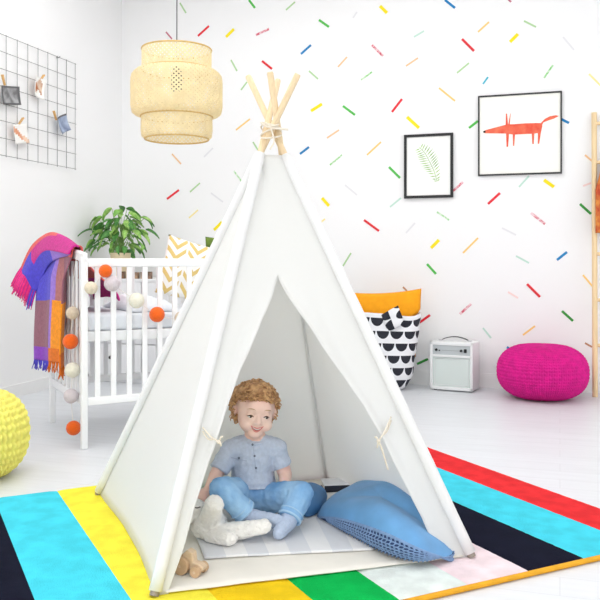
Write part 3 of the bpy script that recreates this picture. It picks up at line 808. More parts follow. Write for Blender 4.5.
mxc.inputs[6].default_value = (*lin((242, 243, 246)), 1); mxc.inputs[7].default_value = (*lin((40, 42, 52)), 1); Lk.new(mxc.outputs[2], bs.inputs['Base Color'])
sack = empty('storage_sack', sk_c, SRZ, 'black and white scallop patterned fabric sack standing against the back wall', 'sack')
prof = [(0, .06, .045), (.004, .13, .075), (.03, .168, .098), (.10, .20, .115), (.20, .218, .12), (.32, .235, .12), (.44, .25, .115), (.52, .258, .108), (.555, .262, .104)]
def loftP(u, v):
    zz = v*.555
    a = float(np.interp(zz, [p[0] for p in prof], [p[1] for p in prof])); d = float(np.interp(zz, [p[0] for p in prof], [p[2] for p in prof]))
    t = 2*PI*u
    cx, sx = math.cos(t), math.sin(t)
    x = a*math.copysign(abs(cx)**.62, cx); y = d*math.copysign(abs(sx)**.85, sx)
    wv = 1 + .045*noise.noise(V(x*9, y*9, zz*7+3)) + .02*noise.noise(V(x*22, y*22, zz*16))
    return V(x*wv, y*wv, zz + (.012*math.sin(t*3+1)*smoothstep(.4, .55, zz)))
sb = MB(); vs = sb.gridv(loftP, 96, 60)
arc = [0]
for i in range(96): arc.append(arc[-1]+(loftP((i+1)/96, .6)-loftP(i/96, .6)).length)
uvl = sb.bm.loops.layers.uv.new('UVMap')
vid = {v: (i, j) for j, rw in enumerate(vs) for i, v in enumerate(rw)}
for f in sb.bm.faces:
    for l in f.loops:
        i, j = vid[l.vert]; l[uvl].uv = (arc[i], j/60*.555)
bmesh.ops.remove_doubles(sb.bm, verts=sb.bm.verts, dist=.0003)
body = sb.build('body', m_sk, sack, world=False, mods=[('solid', .004, 1)])
fl_ = MB()      # knotted rim folded over at the front
def KP(u, v):
    x = .00+.12*u+.05*v; z = .552-.028*u*0 - .125*v + .07*u
    y = -.112-.022*math.sin(PI*u)-.010*math.sin(PI*v) + .01*noise.noise(V(u*3, v*3, 1))
    return V(x, y, z)
vs = fl_.gridv(lambda u, v: KP(u, v), 12, 14); uvl = fl_.bm.loops.layers.uv.new('UVMap')
vid = {v: (i, j) for j, rw in enumerate(vs) for i, v in enumerate(rw)}
for f in fl_.bm.faces:
    for l in f.loops:
        i, j = vid[l.vert]; l[uvl].uv = (j/14*.16+.21, i/12*.11+.035)
fl_.build('folded_rim', m_sk, body, world=False, mods=[('solid', .004, 0)])
# orange cushion standing in the sack
def square_cushion(name, W, H, T, m, M, parent=None, n=26, wr=.004, pinch=.05, uv=False, origin=None, seed=0):
    mb = MB()
    def half(sg):
        def P(u, v):
            x = u*2-1; z = v*2-1
            k = (1-x*x)*(1-z*z)
            y = sg*T/2*max(0, k)**.42
            px = W/2*x*(1-pinch*(1-z*z)*abs(x)); pz = H/2*z*(1-pinch*(1-x*x)*abs(z))
            y += sg*wr*noise.noise(V(px*14+seed, pz*14, sg*3))*min(1, k*3)
            return M @ V(px, y, pz)
        return mb.gridv(P, n, n)
    vv = [half(-1), half(1)]
    if uv:
        uvl = mb.bm.loops.layers.uv.new('UVMap')
        vid = {v: (i, j) for g in vv for j, rw in enumerate(g) for i, v in enumerate(rw)}
        for f in mb.bm.faces:
            for l in f.loops:
                i, j = vid[l.vert]; l[uvl].uv = (i/n*W, j/n*H)
    bmesh.ops.remove_doubles(mb.bm, verts=mb.bm.verts, dist=.0005)
    return mb.build(name, m, parent, origin=origin)
m_or = mat('orange_cotton', (254, 168, 14), .9, var=.05, vscale=30, bump=.2, bscale=40)
cM = Matrix.Translation((-1.205, 5.815, .475)) @ Matrix.Rotation(SRZ+R(1), 4, 'Z') @ Matrix.Rotation(R(-4), 4, 'Y') @ Matrix.Rotation(R(-4), 4, 'X')
cM = cM @ Matrix.Translation((0, 0, 0))
o = square_cushion('cushion', .52, .50, .12, m_or, cM, origin=(-1.205, 5.815, .24), pinch=.07)
for v in o.data.vertices:      # the lower half is squeezed by the sack
    z = v.co.z+.24
    k = smoothstep(.60, .50, z); v.co.x *= 1-.26*k
tag(o, 'orange cushion poking out of the patterned sack', 'cushion')

# ------------------------------------------------------------------ framed pictures
def frame(name, p0, p1, z0, z1, wdt, dep, mfr, mpap, label, rz=0):
    """p0, p1: left and right x on the back wall"""
    e = empty(name, ((p0+p1)/2, YB-.001, z0), rz, label, 'picture')
    W = p1-p0; H = z1-z0
    f = MB()
    f.span((-W/2, -dep, 0), (W/2, 0, wdt)).span((-W/2, -dep, H-wdt), (W/2, 0, H)).span((-W/2, -dep, wdt), (-W/2+wdt, 0, H-wdt)).span((W/2-wdt, -dep, wdt), (W/2, 0, H-wdt))
    f.build('frame', mfr, e, world=False, smooth=False)
    p = MB().span((-W/2+wdt*.5, -dep*.6, wdt*.5), (W/2-wdt*.5, -.001, H-wdt*.5)).build('print', mpap, e, world=False, smooth=False)
    return e, p, W, H, -dep*.6-.0006
m_blk = mat('black_frame', (22, 22, 24), .6); m_gry = mat('dark_grey_frame', (40, 40, 40), .6); m_paper = mat('white_paper', (250, 250, 247), .8, spec=.1); m_paper2 = mat('cream_paper', (249, 249, 241), .8, spec=.1)
pa, pb = bk(404, 198.5, YB-.02), bk(453, 198, YB-.02); pc = bk(404, 135, YB-.02)
e, p, W, H, yf = frame('framed_fern_print', pa.x, pb.x, pa.z, pc.z, .020, .022, m_blk, m_paper, 'black framed fern print on the taped back wall')
fern = MB()
s0 = V(-.105, yf, H*.80); s1 = V(.075, yf, H*.30)
spine = catmull([V(-.068, yf, H*.80), V(-.022, yf, H*.69), V(.012, yf, H*.55), V(.042, yf, H*.42), V(.066, yf, H*.26)], 4)
for i in range(len(spine)-1):
    a, b_ = spine[i], spine[i+1]; d = (b_-a).normalized(); n_ = V(d.z, 0, -d.x)*.0018
    fern.poly([a-n_, a+n_, b_+n_, b_-n_])
for i in range(1, len(spine)):
    t = i/(len(spine)-1); a = spine[i]; d = (spine[i]-spine[i-1]).normalized(); n_ = V(d.z, 0, -d.x)
    L = .015+.062*math.sin(PI*min(1, t*.85+.1))
    for s in (-1, 1):
        tip = a + n_*s*L - d*L*.35; w_ = d*.0040
        m_ = a.lerp(tip, .45)
        fern.poly([a, m_+w_ + V(0, -.0001, 0), tip, m_-w_ + V(0, -.0001, 0)])
fern.build('fern_drawing', mat('fern_print', (166, 208, 110), .8, rgb2=(116, 172, 72), vscale=30), p, world=False, smooth=False).parent = p
pa, pb = bk(478, 176, YB-.02), bk(562, 173, YB-.02); pc = bk(477.5, 96, YB-.02)
e, p, W, H, yf = frame('framed_fox_print', pa.x, pb.x, pa.z, pc.z, .011, .02, m_gry, m_paper2, 'thin framed red fox print on the back wall near the ladder')
fx_ = MB()
def fxp(x, y): return V(-W/2+(x-49)/497*W, yf, H-(y-65)/476*H)      # in the picture's own drawing grid
def shape(pts, lift=0.0): fx_.poly([fxp(*q)+V(0, -lift, 0) for q in pts])
shape([(80, 278), (92, 270), (215, 244), (235, 242), (262, 243), (330, 241), (400, 243), (430, 245), (432, 262), (424, 300), (380, 304), (262, 304), (222, 296), (90, 288)])
shape([(217, 178), (224, 178), (230, 244), (216, 246)], .0003); shape([(244, 178), (246, 180), (240, 244), (231, 244)], .0003)
shape([(218, 290), (236, 298), (230, 374), (221, 376)], .0003); shape([(258, 300), (272, 300), (267, 370), (260, 370)], .0003)
shape([(370, 300), (386, 300), (382, 364), (374, 364)], .0003); shape([(406, 298), (430, 262), (422, 310), (414, 364), (406, 364)], .0003)
shape([(420, 248), (432, 236), (446, 222), (475, 208), (510, 203), (528, 209), (500, 222), (465, 232), (440, 240), (430, 256)], .0004)
fx_.build('fox_drawing', mat('red_watercolour', (232, 84, 62), .8, rgb2=(240, 122, 90), vscale=16), p, world=False, smooth=False)
nb = MB(); nb.poly([fxp(*q)+V(0, -.0006, 0) for q in ((78, 278), (86, 272), (94, 274), (96, 282), (84, 287))]); nb.build('nose_mark', mat('ink_black', (40, 34, 34), .7), p, world=False, smooth=False)

# ------------------------------------------------------------------ ladder and red throw
lx, ly0, ly1, lz1 = .232, 5.91, 6.075, 2.0
lad = empty('leaning_ladder', (lx+.23, ly0, 0), 0, 'pale wooden ladder leaning on the back wall beside the magenta pouf', 'ladder')
m_lad = mat('ladder_pine', (240, 212, 166), .55, var=.07, vscale=12, stretch=(6, 6, .6))
LW = .46
def lp(x, z): return V(x, ly0+(ly1-ly0)*z/lz1, z)
for x in (lx, lx+LW): MB().tube([lp(x, 0), lp(x, lz1*.5), lp(x, lz1)], .0185, n=14).build('rail', m_lad, lad, smooth='auto')
RZ = [bk(600, y, 5.97).z for y in (345, 300, 254, 208, 161, 121)]
for z in RZ: MB().tube([lp(lx, z), lp(lx+LW, z)], .0125, n=12).build('rung', m_lad, lad, smooth='auto')
th = MB(); zr = RZ[4]
def TP(u, v):
    x = lx+.055+.30*u; c = lp(x, zr); w_ = (v-.42)
    r_ = .0175+.004*noise.noise(V(u*5, v*5, 2))
    if abs(w_) < .05: t = w_/.05*PI/2; p = c + V(0, math.sin(t)*r_*-1, math.cos(t)*r_)
    else:
        s = 1 if w_ > 0 else -1
        ln = (abs(w_)-.05)*.95; p = c + V(0, -s*r_ - s*.012*math.sin(u*9+ln*6)*min(1, ln*8)*.6, -ln)
        p.y -= .0 if s > 0 else 0
        p.y += -ln*(ly1-ly0)/lz1*(1 if s < 0 else 1)
        if s > 0: p.x -= min(.05, ln*.25)*(1-u); p.y -= .03*min(1, ln*6)*(1-u)
    return p
th.grid(TP, 24, 50)
tag(th.build('throw', mat('russet_throw', (190, 74, 46), .95, rgb2=(226, 150, 70), vscale=22, bump=.4, bscale=90), mods=[('solid', .005)], origin=lp(lx+.2, zr)), 'russet patterned throw hanging over a ladder rung', 'throw')

# ------------------------------------------------------------------ woven pendant lamp
D = 4.4
lc = cam((176.8-300)/800*D, D)
lz = lambda py: EYE+(260-py)/800*D
lamp = empty('pendant_lamp', (lc.x, lc.y, lz(142)), 0, 'woven bamboo pendant lamp of three stacked drums hanging beside the tent tip', 'lamp')
m_bam = mat('bamboo_weave', (250, 236, 196), .6, var=.10, vscale=30, trans=.42)
m_rim = mat('bamboo_rim', (228, 196, 126), .55, var=.08, vscale=40, trans=.2)
def weave(prof, n, name, rims):
    """prof: list of (radius, z); strips run both ways along the drum, over and under each other"""
    mb = MB(); m = 18; wd = 2*PI/n*.60
    zs = [p[1] for p in prof]; rs = [p[0] for p in prof]
    acc = [0]
    for a, b_ in zip(prof, prof[1:]): acc.append(acc[-1]+math.hypot(b_[0]-a[0], b_[1]-a[1]))
    def pt(s, th, o):
        s = s*acc[-1]; r = float(np.interp(s, acc, rs))+o; z = float(np.interp(s, acc, zs))
        return V(lc.x+r*math.cos(th), lc.y+r*math.sin(th), z)
    turn = acc[-1]/(sum(rs)/len(rs))
    for dr in (-1, 1):
        for i in range(n):
            th0 = 2*PI*i/n; prev = None
            for k in range(m+1):
                s = k/m; th = th0 + dr*turn*s; o = dr*.0011
                cur = (mb.bm.verts.new(pt(s, th-wd/2, o)), mb.bm.verts.new(pt(s, th+wd/2, o)))
                if prev: mb._f([prev[0], prev[1], cur[1], cur[0]])
                prev = cur
    sh_ = mb.build(name, m_bam, lamp)
    for r, z in rims:
        MB().tube([V(lc.x+r*math.cos(t), lc.y+r*math.sin(t), z) for t in np.linspace(0, 2*PI, 73)[:-1]], .0045, n=8, closed=True).build('rim', m_rim, sh_)
r1, r2, r3 = 34.5/800*D, 45.6/800*D, 35.2/800*D
za, zb, zc_, zd, ze = lz(50), lz(74), lz(113), lz(118), lz(136)
rr = .03
weave([(r1, za), (r1*1.0, zb+.02)], 50, 'top_shade', [(r1, za)])
weave([(r1*.98, zb+.022), (r2-rr, zb+.012), (r2-.006, zb-.008), (r2, zb-.04), (r2*.997, zc_+.03), (r2-.008, zc_-.002), (r2-rr, zc_-.018), (r3, zc_-.022)], 62, 'middle_shade', [(r1*1.01, zb+.020), (r3*1.01, zc_-.022)])
weave([(r3, zc_-.02), (r3*1.01, ze+.03), (r3*.985, ze-.006), (r3*.90, ze-.018)], 50, 'lower_shade', [(r3*.90, ze-.018)])
MB().tube([V(lc.x, lc.y, ZC-.02), V(lc.x+.001, lc.y, 2.5), V(lc.x, lc.y, za-.06)], .0032, n=8).build('cord', mat('grey_cord', (96, 96, 100), .6), lamp)
MB().lathe([(.045, ZC-.022), (.05, ZC-.001)], (lc.x, lc.y, 0), 24).build('ceiling_rose', mat('rose_white', (240, 240, 240), .5), lamp, smooth='auto')
so_ = MB().lathe([(.010, za-.09), (.022, za-.11), (.030, za-.13), (.030, za-.215), (.024, za-.225)], (lc.x, lc.y, 0), 20).build('socket', mat('dark_socket', (48, 40, 32), .5), lamp, smooth='auto')
m_blb = mat('bulb_glass', (255, 236, 200), .3); m_blb.node_tree.nodes['Principled BSDF'].inputs['Emission Color'].default_value = (1, .86, .6, 1); m_blb.node_tree.nodes['Principled BSDF'].inputs['Emission Strength'].default_value = 0.0
MB().lathe([(.012, za-.225), (.016, za-.232), (.028, za-.262), (.028, za-.28), (.018, za-.30), (.002, za-.305)], (lc.x, lc.y, 0), 20).build('bulb', m_blb, lamp)

# ------------------------------------------------------------------ wire grid and pinned cards
GX = XL+.022
m_wire = mat('grey_wire', (112, 112, 112), .45, metal=.3)
gy1 = 5.366; sp = .1163; gz0, gz1 = 1.656, 1.656+7*sp
grid = empty('hanging_wire_grid', (XL, gy1-5.5*sp, gz0), 0, 'grey wire grid board hung on the plain side wall', 'wire grid')
gw = MB()
for i in range(12): gw.tube([V(GX, gy1-i*sp, gz0-.008), V(GX, gy1-i*sp, gz1+.008)], .0020, n=6)
for j in range(8): gw.tube([V(GX+.004, gy1+.008, gz0+j*sp), V(GX+.004, gy1-11*sp-.008, gz0+j*sp)], .0020, n=6)
gw.build('wire_mesh', m_wire, grid)
for y, z in ((gy1-2*sp, gz1), (gy1-8*sp, gz1)): MB().tube([V(XL, y+.02, z), V(GX+.004, y+.02, z), V(GX+.01, y+.02, z+.01)], .003, n=6).build('hook', m_wire, grid)
m_peg = mat('clothespin_wood', (222, 176, 112), .6, var=.08, vscale=60)
def pin(px, py, ang, label):
    c = lf(px, py, GX+.016); o = empty('clothespin', c, 0, label, 'clothespin', 'clothespins on the wire grid'); o.rotation_euler = (R(ang), 0, 0)
    for s in (-1, 1): MB().box((s*.0045, 0, 0), (.006, .010, .072), Matrix.Rotation(s*R(2), 3, 'Y'), bevel=.001).build('prong', m_peg, o, world=False, smooth='auto')
    MB().tube([V(-.008, 0, -.006), V(-.008, .003, .0), V(.008, .003, .0), V(.008, 0, -.006)], .001, n=6).build('spring', m_wire, o, world=False)
def card(px, py, w_, h_, rx, m, label, curl=.01, name='picture_card', fill=None):
    c = lf(px, py, GX+.014)
    mb = MB()
    Mx = Matrix.Rotation(R(rx), 3, 'X')
    def P(u, v):
        y = (u-.5)*w_; z = (v-.5)*h_
        return Vector(c) + Mx @ V(curl*(2*(u-.5)**2+.8*(v-.5)**2)+.003, y, z)
    mb.grid(P, 10, 10, mf=fill)
    return tag(mb.build(name, m, mods=[('solid', .0012, 0)], origin=c), label, 'card')
m_c1 = mat('photo_grey', (106, 106, 108), .5, rgb2=(168, 168, 170), vscale=18); m_cw = mat('card_white', (244, 242, 238), .7)
m_c2 = mat('print_rust', (176, 104, 56), .6, rgb2=(236, 220, 200), vscale=14); m_c3 = mat('print_tan', (224, 150, 112), .6, rgb2=(238, 206, 180), vscale=14)
m_c4 = mat('photo_blue', (178, 192, 216), .5, rgb2=(112, 124, 154), vscale=14); m_gd = mat('photo_edge', (92, 92, 94), .5)
card(9.5, 95.5, .19, .125, 9, [m_c1, m_gd], 'dark grey photo clipped high on the wire grid', .02, fill=lambda u, v: 1 if (u < .09 or u > .91 or v < .12 or v > .88) else 0)
card(38, 88, .115, .15, -8, [m_c2, m_cw], 'white card with a rust brown flower on the wire grid', .03, fill=lambda u, v: 0 if .28 < v+.12*math.sin(u*9) < .84 and .12 < u < .84 else 1)
card(20, 134, .15, .135, 12, [m_c3, m_cw], 'white card with a slanting tan stripe on the wire grid', .015, fill=lambda u, v: 0 if abs((u-.5)*.8+(v-.42)) < .15 else 1)
card(60.5, 124.5, .12, .13, 28, [m_c4, m_gd], 'small blue grey curled photo lowest on the wire grid', .05, fill=lambda u, v: 1 if (u < .1 or v > .88) else 0)
pin(3.5, 80, 20, 'clothespin holding the dark grey photo'); pin(42, 78, -40, 'clothespin holding the rust flower card'); pin(21, 121, -42, 'clothespin holding the tan striped card'); pin(55, 115.5, 28, 'clothespin holding the blue grey photo')

# ------------------------------------------------------------------ crib
m_cr = mat('white_lacquer', (246, 247, 248), .35)
cu_, cv_ = (.875, .484), (-.484, .875)
co_ = (-1.0915, 4.0)
crib_loc = cam(*co_); crz = YAW+math.atan2(.484, .875)
CL, CW = 1.25, .78
crib = empty('baby_crib', crib_loc, crz, 'white slatted baby crib standing beside the tent', 'crib')
LG = .032
for x in (0, CL-LG):
    for y in (0, CW-LG):
        MB().span((x, y, 0), (x+LG, y+LG, .965), bevel=.004).build('leg', m_cr, crib, world=False, smooth='auto')
for y in (.004, CW-.028):
    MB().span((LG, y, .915), (CL-LG, y+.024, .958), bevel=.005).build('top_rail', m_cr, crib, world=False, smooth='auto')
    MB().span((LG, y, .218), (CL-LG, y+.024, .258), bevel=.004).build('bottom_rail', m_cr, crib, world=False, smooth='auto')
    for k in range(14):
        x = .083+.0823*k
        MB().span((x-.013, y+.006, .256), (x+.013, y+.018, .917)).build('slat', m_cr, crib, world=False, smooth=False)
for x in (.006, CL-.030):
    er = MB(); n = 16
    rings = []
    for i in range(n+1):
        y = LG*.0+CW*i/n; zt = .985+.028*math.sin(PI*i/n); rings.append([V(x, y, zt-.05), V(x+.024, y, zt-.05), V(x+.024, y, zt), V(x, y, zt)])
    er.rings(rings); er.build('end_rail', m_cr, crib, world=False, smooth='auto', mods=[('bev', .004)])
    MB().span((x, LG, .218), (x+.024, CW-LG, .262), bevel=.004).build('end_bottom_rail', m_cr, crib, world=False, smooth='auto')
    for k in range(7):
        y = .100+.0935*k; MB().span((x+.006, y-.013, .26), (x+.018, y+.013, .945)).build('slat', m_cr, crib, world=False, smooth=False)
MB().span((.034, .034, .536), (CL-.034, CW-.034, .586), bevel=.003).build('mattress_base', m_cr, crib, world=False, smooth='auto')
CM = Matrix.Translation(crib_loc) @ Matrix.Rotation(crz, 4, 'Z')
def cb(x, y, z): return CM @ V(x, y, z)
def cribat(px, py, off):      # a point in the plane of the long side, off metres in front of it
    q = (px-300)/800; ox = co_[0]+cv_[0]*-off; oy = co_[1]+cv_[1]*-off
    s = (q*oy-ox)/(cu_[0]-cu_[1]*q); d = oy+cu_[1]*s
    return at(px, py, d)
mt = MB().box((0, 0, 0), (CL-.09, CW-.09, .085), bevel=.02); mt.bm.transform(CM @ Matrix.Translation((CL/2, CW/2, .63)))
tag(mt.build('mattress', mat('white_mattress', (238, 242, 248), .9, bump=.2, bscale=60), origin=cb(CL/2, CW/2, .588), smooth='auto'), 'white mattress lying in the baby crib', 'mattress')
dv = MB()
def DP(u, v):
    x = .29+.24*u; y = .075+.60*v
    h = .06*min(1, 6*min(u, 1-u))**.5*min(1, 6*min(v, 1-v))**.5 if 0 < u < 1 and 0 < v < 1 else 0
    return cb(x, y, .676+h*(1+.35*noise.noise(V(u*4, v*4, 3)))+.01*noise.noise(V(u*9, v*9, 1))*(1 if h else 0))
dv.grid(DP, 40, 36)
tag(dv.build('duvet', mat('white_duvet', (240, 244, 250), .9, bump=.2, bscale=40), mods=[('solid', .004, 1)], origin=cb(.42, .37, .675)), 'puffy white duvet spread on the crib mattress', 'duvet')
# chevron cushion
m_ch = bpy.data.materials.new('gold_chevron'); m_ch.use_nodes = True
nt = m_ch.node_tree; N = nt.nodes; Lk = nt.links; bs = N['Principled BSDF']; bs.inputs['Roughness'].default_value = .9
uvn = N.new('ShaderNodeUVMap'); sep = N.new('ShaderNodeSeparateXYZ'); Lk.new(uvn.outputs[0], sep.inputs[0])
px_ = mth('PINGPONG', sep.outputs[0], .062)
st = mth('LESS_THAN', mth('FRACT', mth('DIVIDE', mth('ADD', sep.outputs[1], mth('MULTIPLY', px_, 1.1)), .068)), .46)
gap = mth('GREATER_THAN', px_, .006)
fac = mth('MULTIPLY', st, gap)
mxc = N.new('ShaderNodeMix'); mxc.data_type = 'RGBA'; Lk.new(fac, mxc.inputs[0])
mxc.inputs[6].default_value = (*lin((245, 244, 240)), 1); mxc.inputs[7].default_value = (*lin((222, 196, 122)), 1); Lk.new(mxc.outputs[2], bs.inputs['Base Color'])
cc = at(190, 271, 4.72)
M = Matrix.Translation(cc) @ Matrix.Rotation(YAW+R(18), 4, 'Z') @ Matrix.Rotation(R(16), 4, 'Y') @ Matrix.Rotation(R(-12), 4, 'X')
tag(square_cushion('cushion', .35, .36, .11, m_ch, M, uv=True, origin=(cc.x, cc.y, .68)), 'white and gold chevron cushion propped in the crib', 'cushion')
cc = at(228, 262, 4.93)
M = Matrix.Translation(cc) @ Matrix.Rotation(YAW+R(16), 4, 'Z') @ Matrix.Rotation(R(3), 4, 'Y') @ Matrix.Rotation(R(-8), 4, 'X')
tag(square_cushion('cushion', .29, .30, .08, mat('olive_velvet', (112, 140, 48), .8, rgb2=(80, 106, 40), vscale=14), M, origin=(cc.x, cc.y, .68)), 'olive green cushion peeking over the chevron cushion in the crib', 'cushion')

# throw blanket over the crib end
WOOL = {'violet': (82, 74, 206), 'magenta': (204, 34, 140), 'mauve': (150, 96, 112), 'orange': (248, 152, 20), 'dark_orange': (228, 116, 20), 'coral': (226, 96, 92), 'lilac': (156, 120, 214), 'pink': (240, 44, 130), 'purple': (140, 60, 190), 'rosebrown': (178, 112, 112)}
wk = list(WOOL); wm_ = [mat('wool_'+k, WOOL[k], .95, var=.12, vscale=60, bump=.4, bscale=160, sheen=.1) for k in wk]
W_ = lambda k: wk.index(k)
bl = MB()
ztop = 1.016
def BP(u, v):
    """u along the end rail from the far post to the near post, v from inside the crib over the rail to the outer hem"""
    y = CW+.035-(.055+.60)*u*1.0
    rail = .985+.028*math.sin(PI*min(1, max(0, y/CW)))+.006
    bulge = .020+.014*math.sin(u*13+1)+.018*math.sin(u*6+.5)
    Lin, Lout = .32, .62
    s = -Lin+(Lin+Lout+.06)*v
    if s < 0:
        d = -s; x = .040 + .03*min(1, d*9) + .18*smoothstep(.05, .32, d) + .012*math.sin(u*11)*min(1, d*6); z = rail-d*.86
    elif s < .06:
        t = s/.06*PI; x = .018+.024*math.cos(t); z = rail+.014*math.sin(t)
    else:
        d = s-.06; x = -.008 - (bulge+.012)*smoothstep(0, .18, d) - .018*smoothstep(.1, .55, d); z = rail-d
        y += -.035*d + .02*math.sin(d*5)*0 + .10*max(0, u-.5)*d*0
    return cb(x, y, z + .010*noise.noise(V(u*5, v*5, 4)))
def BM(u, v):
    s = -.32+1.0*v
    if s < 0: return W_('magenta') if s < -.20 else W_('coral')
    if s < .10: return W_('magenta') if u < .30 else (W_('purple') if u < .55 else (W_('coral') if u > .72 else W_('lilac')))
    if s < .345: return W_('violet') if u < .50 else (W_('lilac') if u < .60 else (W_('rosebrown') if u < .74 else W_('mauve')))
    if s > .60: return W_('purple') if u < .50 else W_('dark_orange')
    return W_('mauve') if u < .50 else (W_('lilac') if u < .55 else (W_('orange') if u < .76 else (W_('dark_orange') if u < .84 else W_('orange'))))
bl.grid(BP, 60, 80, mf=BM)
blanket = bl.build('throw_blanket', wm_, mods=[('solid', .008, 0)], origin=cb(0, CW/2, .4))
tag(blanket, 'fringed violet, magenta and orange plaid wool blanket draped over the crib end', 'blanket')
fr = MB(); rn = random.Random(5)
for i in range(64):
    u = (i+.5)/64; p = BP(u, .995); fr.mi = W_('violet') if u < .50 else W_('dark_orange')
    dx = rn.uniform(-.012, .012)
    fr.tube([p, p+V(dx*.4, dx*.2, -.028), p+V(dx, dx, -.052-rn.uniform(0, .012))], [.0032, .003, .002], n=5)
fr.build('fringe', wm_, blanket)
fo = MB()      # the folded end that sticks out past the far post
tipc = at(50, 240, 4.56)
def FPn(u, v):
    A = at(68, 237, 4.34).lerp(at(30, 247, 4.72), 0).lerp(at(24, 262, 4.70), v)
    ridge = catmull([at(79, 247, 4.14), at(66, 238.5, 4.30), at(52, 234.5, 4.48), at(40, 240, 4.62), at(30, 250, 4.68), at(22, 266, 4.70)], 8)
    low = catmull([at(72, 256, 4.15), at(58, 258, 4.36), at(50, 262, 4.48), at(45, 270, 4.56), at(41, 282, 4.60), at(36, 290, 4.62)], 8)
    def sm(c, t): i = t*(len(c)-1); k = min(len(c)-2, int(i)); return c[k].lerp(c[k+1], i-k)
    p = sm(ridge, v).lerp(sm(low, v), u)
    p += cam(-.5, -.8)*(.045*math.sin(PI*u)*(1-.4*v)) + V(0, 0, .012*math.sin(u*9+v*3))
    return p
def FM(u, v): return W_('violet') if v > .74 and u > .1 else (W_('coral') if u < .10 and v > .3 else (W_('magenta') if u < .62 else (W_('violet') if v > .3 else W_('lilac'))))
fo.grid(FPn, 26, 40, mf=FM)
fold = fo.build('folded_end', wm_, blanket, mods=[('solid', .008, 0)])
fr = MB()
for i in range(34):
    u = (i+.5)/34; p = FPn(u, .995); fr.mi = W_('magenta') if i % 3 == 0 else (W_('pink') if u < .8 else W_('violet'))
    d = cam(-.045+.03*u, -.02, -.085)*rn.uniform(.85, 1.15)*1.25
    fr.tube([p, p+d*.5+V(0, 0, .006), p+d], [.0042, .004, .0025], n=5)
fr.build('fringe', wm_, fold)

# ball garland
gar = empty('ball_garland', cb(-.05, .1, .98), 0, 'string of felt balls hanging on the crib\'s near corner and rail', 'garland')
cols = {'orange': (240, 100, 12), 'cream': (238, 234, 216), 'beige': (214, 196, 172), 'lilac': (216, 206, 210), 'sand': (226, 214, 190)}
balls = [(181, 318, 'beige', .035, 1), (157, 314.5, 'orange', .041, 1), (136.5, 300.5, 'cream', .041, 1), (112, 283.5, 'lilac', .041, 1), (105.5, 271, 'orange', .034, 1), (91, 288, 'sand', .033, 1),
         (72.5, 313, 'beige', .034, 0), (70.5, 341.5, 'orange', .040, 0), (72.5, 370, 'cream', .040, 0), (71, 396, 'lilac', .038, 0), (73.5, 428, 'orange', .038, 0)]
gp = []
for px, py, c, r, side in balls:
    p = cribat(px, py, .045) if side else at(px, py, 4.075)
    gp.append((p, c, r, side))
for p, c, r, side in gp:
    o = MB().ell(p, r*.98, nu=24, nv=16).build('ball', mat('felt_'+c, cols[c], .95, var=.06, vscale=60, bump=.5, bscale=160, sheen=.2), gar); o['label'] = c + ' felt ball'
path = [cribat(205, 300, .03)]+[p for p, c, r, s in gp if s]
path = path + [cribat(84, 262, .02), cb(-.02, .01, .975), gp[6][0]+V(0, 0, .10)] + [p for p, c, r, s in gp if not s]
MB().tube(catmull(path, 8), .0016, n=6).build('cord', mat('white_string', (236, 232, 226), .8), gar)

# ------------------------------------------------------------------ dresser, plant, toy blocks
dx0, dx1, dy0, dy1, dz = XL+.04, -2.50, 5.42, YB-.02, .806
dr = empty('dresser', ((dx0+dx1)/2, (dy0+dy1)/2, 0), 0, 'low white dresser in the room corner behind the crib', 'dresser')
m_dr = mat('white_furniture', (243, 244, 246), .4); m_dk2 = mat('dark_knob', (60, 56, 54), .4)
MB().span((dx0, dy0+.02, .06), (dx1, dy1, dz-.025)).build('carcass', m_dr, dr, smooth=False)
MB().span((dx0-.01, dy0-.005, dz-.025), (dx1+.01, dy1, dz), bevel=.003).build('top', m_dr, dr, smooth='auto')
MB().span((dx0+.03, dy0+.06, 0), (dx1-.03, dy1-.04, .06)).build('plinth', m_dr, dr, smooth=False)
for i in range(2):
    for j in range(3):
        xa = dx0+.008+(dx1-dx0-.016)*i/2; xb = xa+(dx1-dx0-.016)/2-.006; z_a = .07+.2405*j; z_b = z_a+.232
        d_ = MB().span((xa, dy0, z_a), (xb, dy0+.02, z_b), bevel=.002).build('drawer', m_dr, dr, smooth='auto')
        MB().ell(((xa+xb)/2, dy0-.012, z_a+.13), .014, nu=12, nv=8).build('knob', m_dk2, d_)
pt_ = V(-3.30, 5.57, dz)
plant = empty('potted_plant', pt_, 0, 'bushy green leafy plant in a beige pot on the white dresser', 'plant')
po = MB().lathe([(.058, 0), (.064, .004), (.080, .19), (.082, .20), (.076, .20), (.072, .17), (.02, .168)], (0, 0, 0), 32)
pot = po.build('pot', mat('beige_pot', (232, 214, 178), .7, var=.05, vscale=20), plant, world=False, smooth='auto')
MB().lathe([(.0735, .165), (.072, .176), (.03, .18), (.002, .18)], (0, 0, 0), 24).build('soil', mat('soil', (70, 52, 40), .95, bump=.6, bscale=80), pot, world=False)
lm = MB(); sm_ = MB(); rp = random.Random(11)
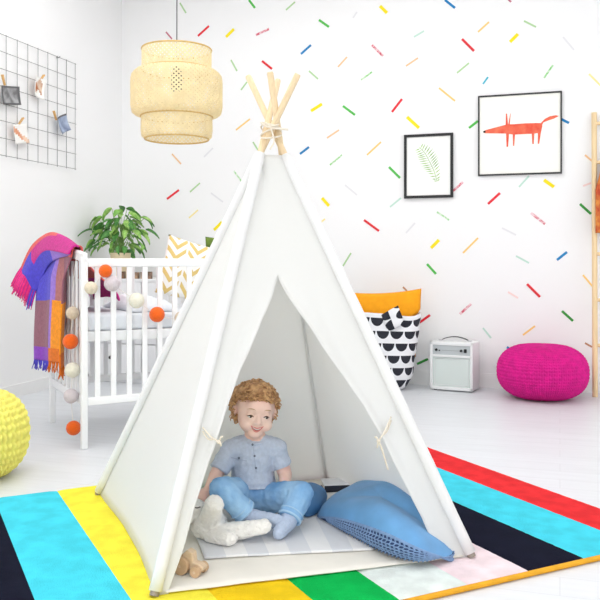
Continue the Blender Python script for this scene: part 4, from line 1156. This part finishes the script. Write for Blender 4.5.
for i in range(104):
    az = rp.uniform(0, 2*PI); el = rp.uniform(.05, 1.0); reach = rp.uniform(.10, .27)*(1.05-.30*el)
    if i > 77: el = rp.uniform(.75, 1.1); reach = rp.uniform(.02, .13)
    base = V(rp.uniform(-.035, .035), rp.uniform(-.035, .035), .17)
    end = V(math.cos(az)*reach, math.sin(az)*reach*.75, .235 + .31*el*rp.uniform(.6, 1) - .03*(1-el))
    mid = base.lerp(end, .5)+V(0, 0, .06)
    if i % 2 == 0: sm_.tube(catmull([base, mid, end], 5), .0025, n=5)
    L = rp.uniform(.075, .12); Wd = L*rp.uniform(.42, .55)
    d = V(math.cos(az), math.sin(az), rp.uniform(-.75, .15)).normalized(); s_ = d.cross(V(0, 0, 1)).normalized(); up = s_.cross(d)
    roll = rp.uniform(-.6, .6); s2 = s_*math.cos(roll)+up*math.sin(roll); up = s2.cross(d)
    lm.mi = rp.choice((0, 0, 1, 1, 2))
    def LP(u, v):
        wv = math.sin(PI*v**.75)**.8*Wd*.5 if 0 < v < 1 else 0
        return end + d*(L*v) + s2*((u*2-1)*wv) + up*(.012*abs(u*2-1)**2*1.0 - .05*L/.1*v*v)
    lm.grid(LP, 4, 7)
bmesh.ops.remove_doubles(lm.bm, verts=lm.bm.verts, dist=.0002)
for v in lm.bm.verts:
    v.co.x = max(v.co.x, -.285); v.co.y = min(v.co.y, .50); v.co.z += .0
lm.build('foliage', [mat('leaf_mid', (122, 178, 78), .45, rgb2=(176, 212, 120), vscale=40), mat('leaf_dark', (64, 128, 56), .45, rgb2=(96, 156, 74), vscale=40), mat('leaf_bright', (146, 196, 96), .45, rgb2=(110, 170, 74), vscale=40)], plant, world=False)
sm_.build('stems', mat('plant_stem', (130, 170, 90), .6), plant, world=False)
# tan toy blocks in a row in front of the plant
for i, (px, w_, h_, col, lab) in enumerate(((121.5, .052, .055, (150, 112, 84), 'brown toy block on the dresser just under the plant pot'), (135.5, .050, .050, (190, 156, 128), 'light tan toy block on the dresser right of the plant pot'),
                                         (142.5, .016, .052, (204, 176, 150), 'thin upright tan toy block standing between two others on the dresser'), (149, .040, .055, (158, 126, 104), 'brown toy block on the dresser farthest from the plant pot'))):
    q_ = bk(px, 272, 5.47); q_.z = dz
    mm = mat('block_%d' % i, col, .6, rgb2=tuple(int(v*.55) for v in col), vscale=28)
    o = MB().box((0, 0, h_/2), (w_, .045, h_), Matrix.Rotation(R((7, -5, 0, 4)[i]), 3, 'Z'), bevel=.003).build('toy_block', mm, smooth='auto'); o.location = q_
    tag(o, lab, 'toy block', 'toy blocks on the dresser')
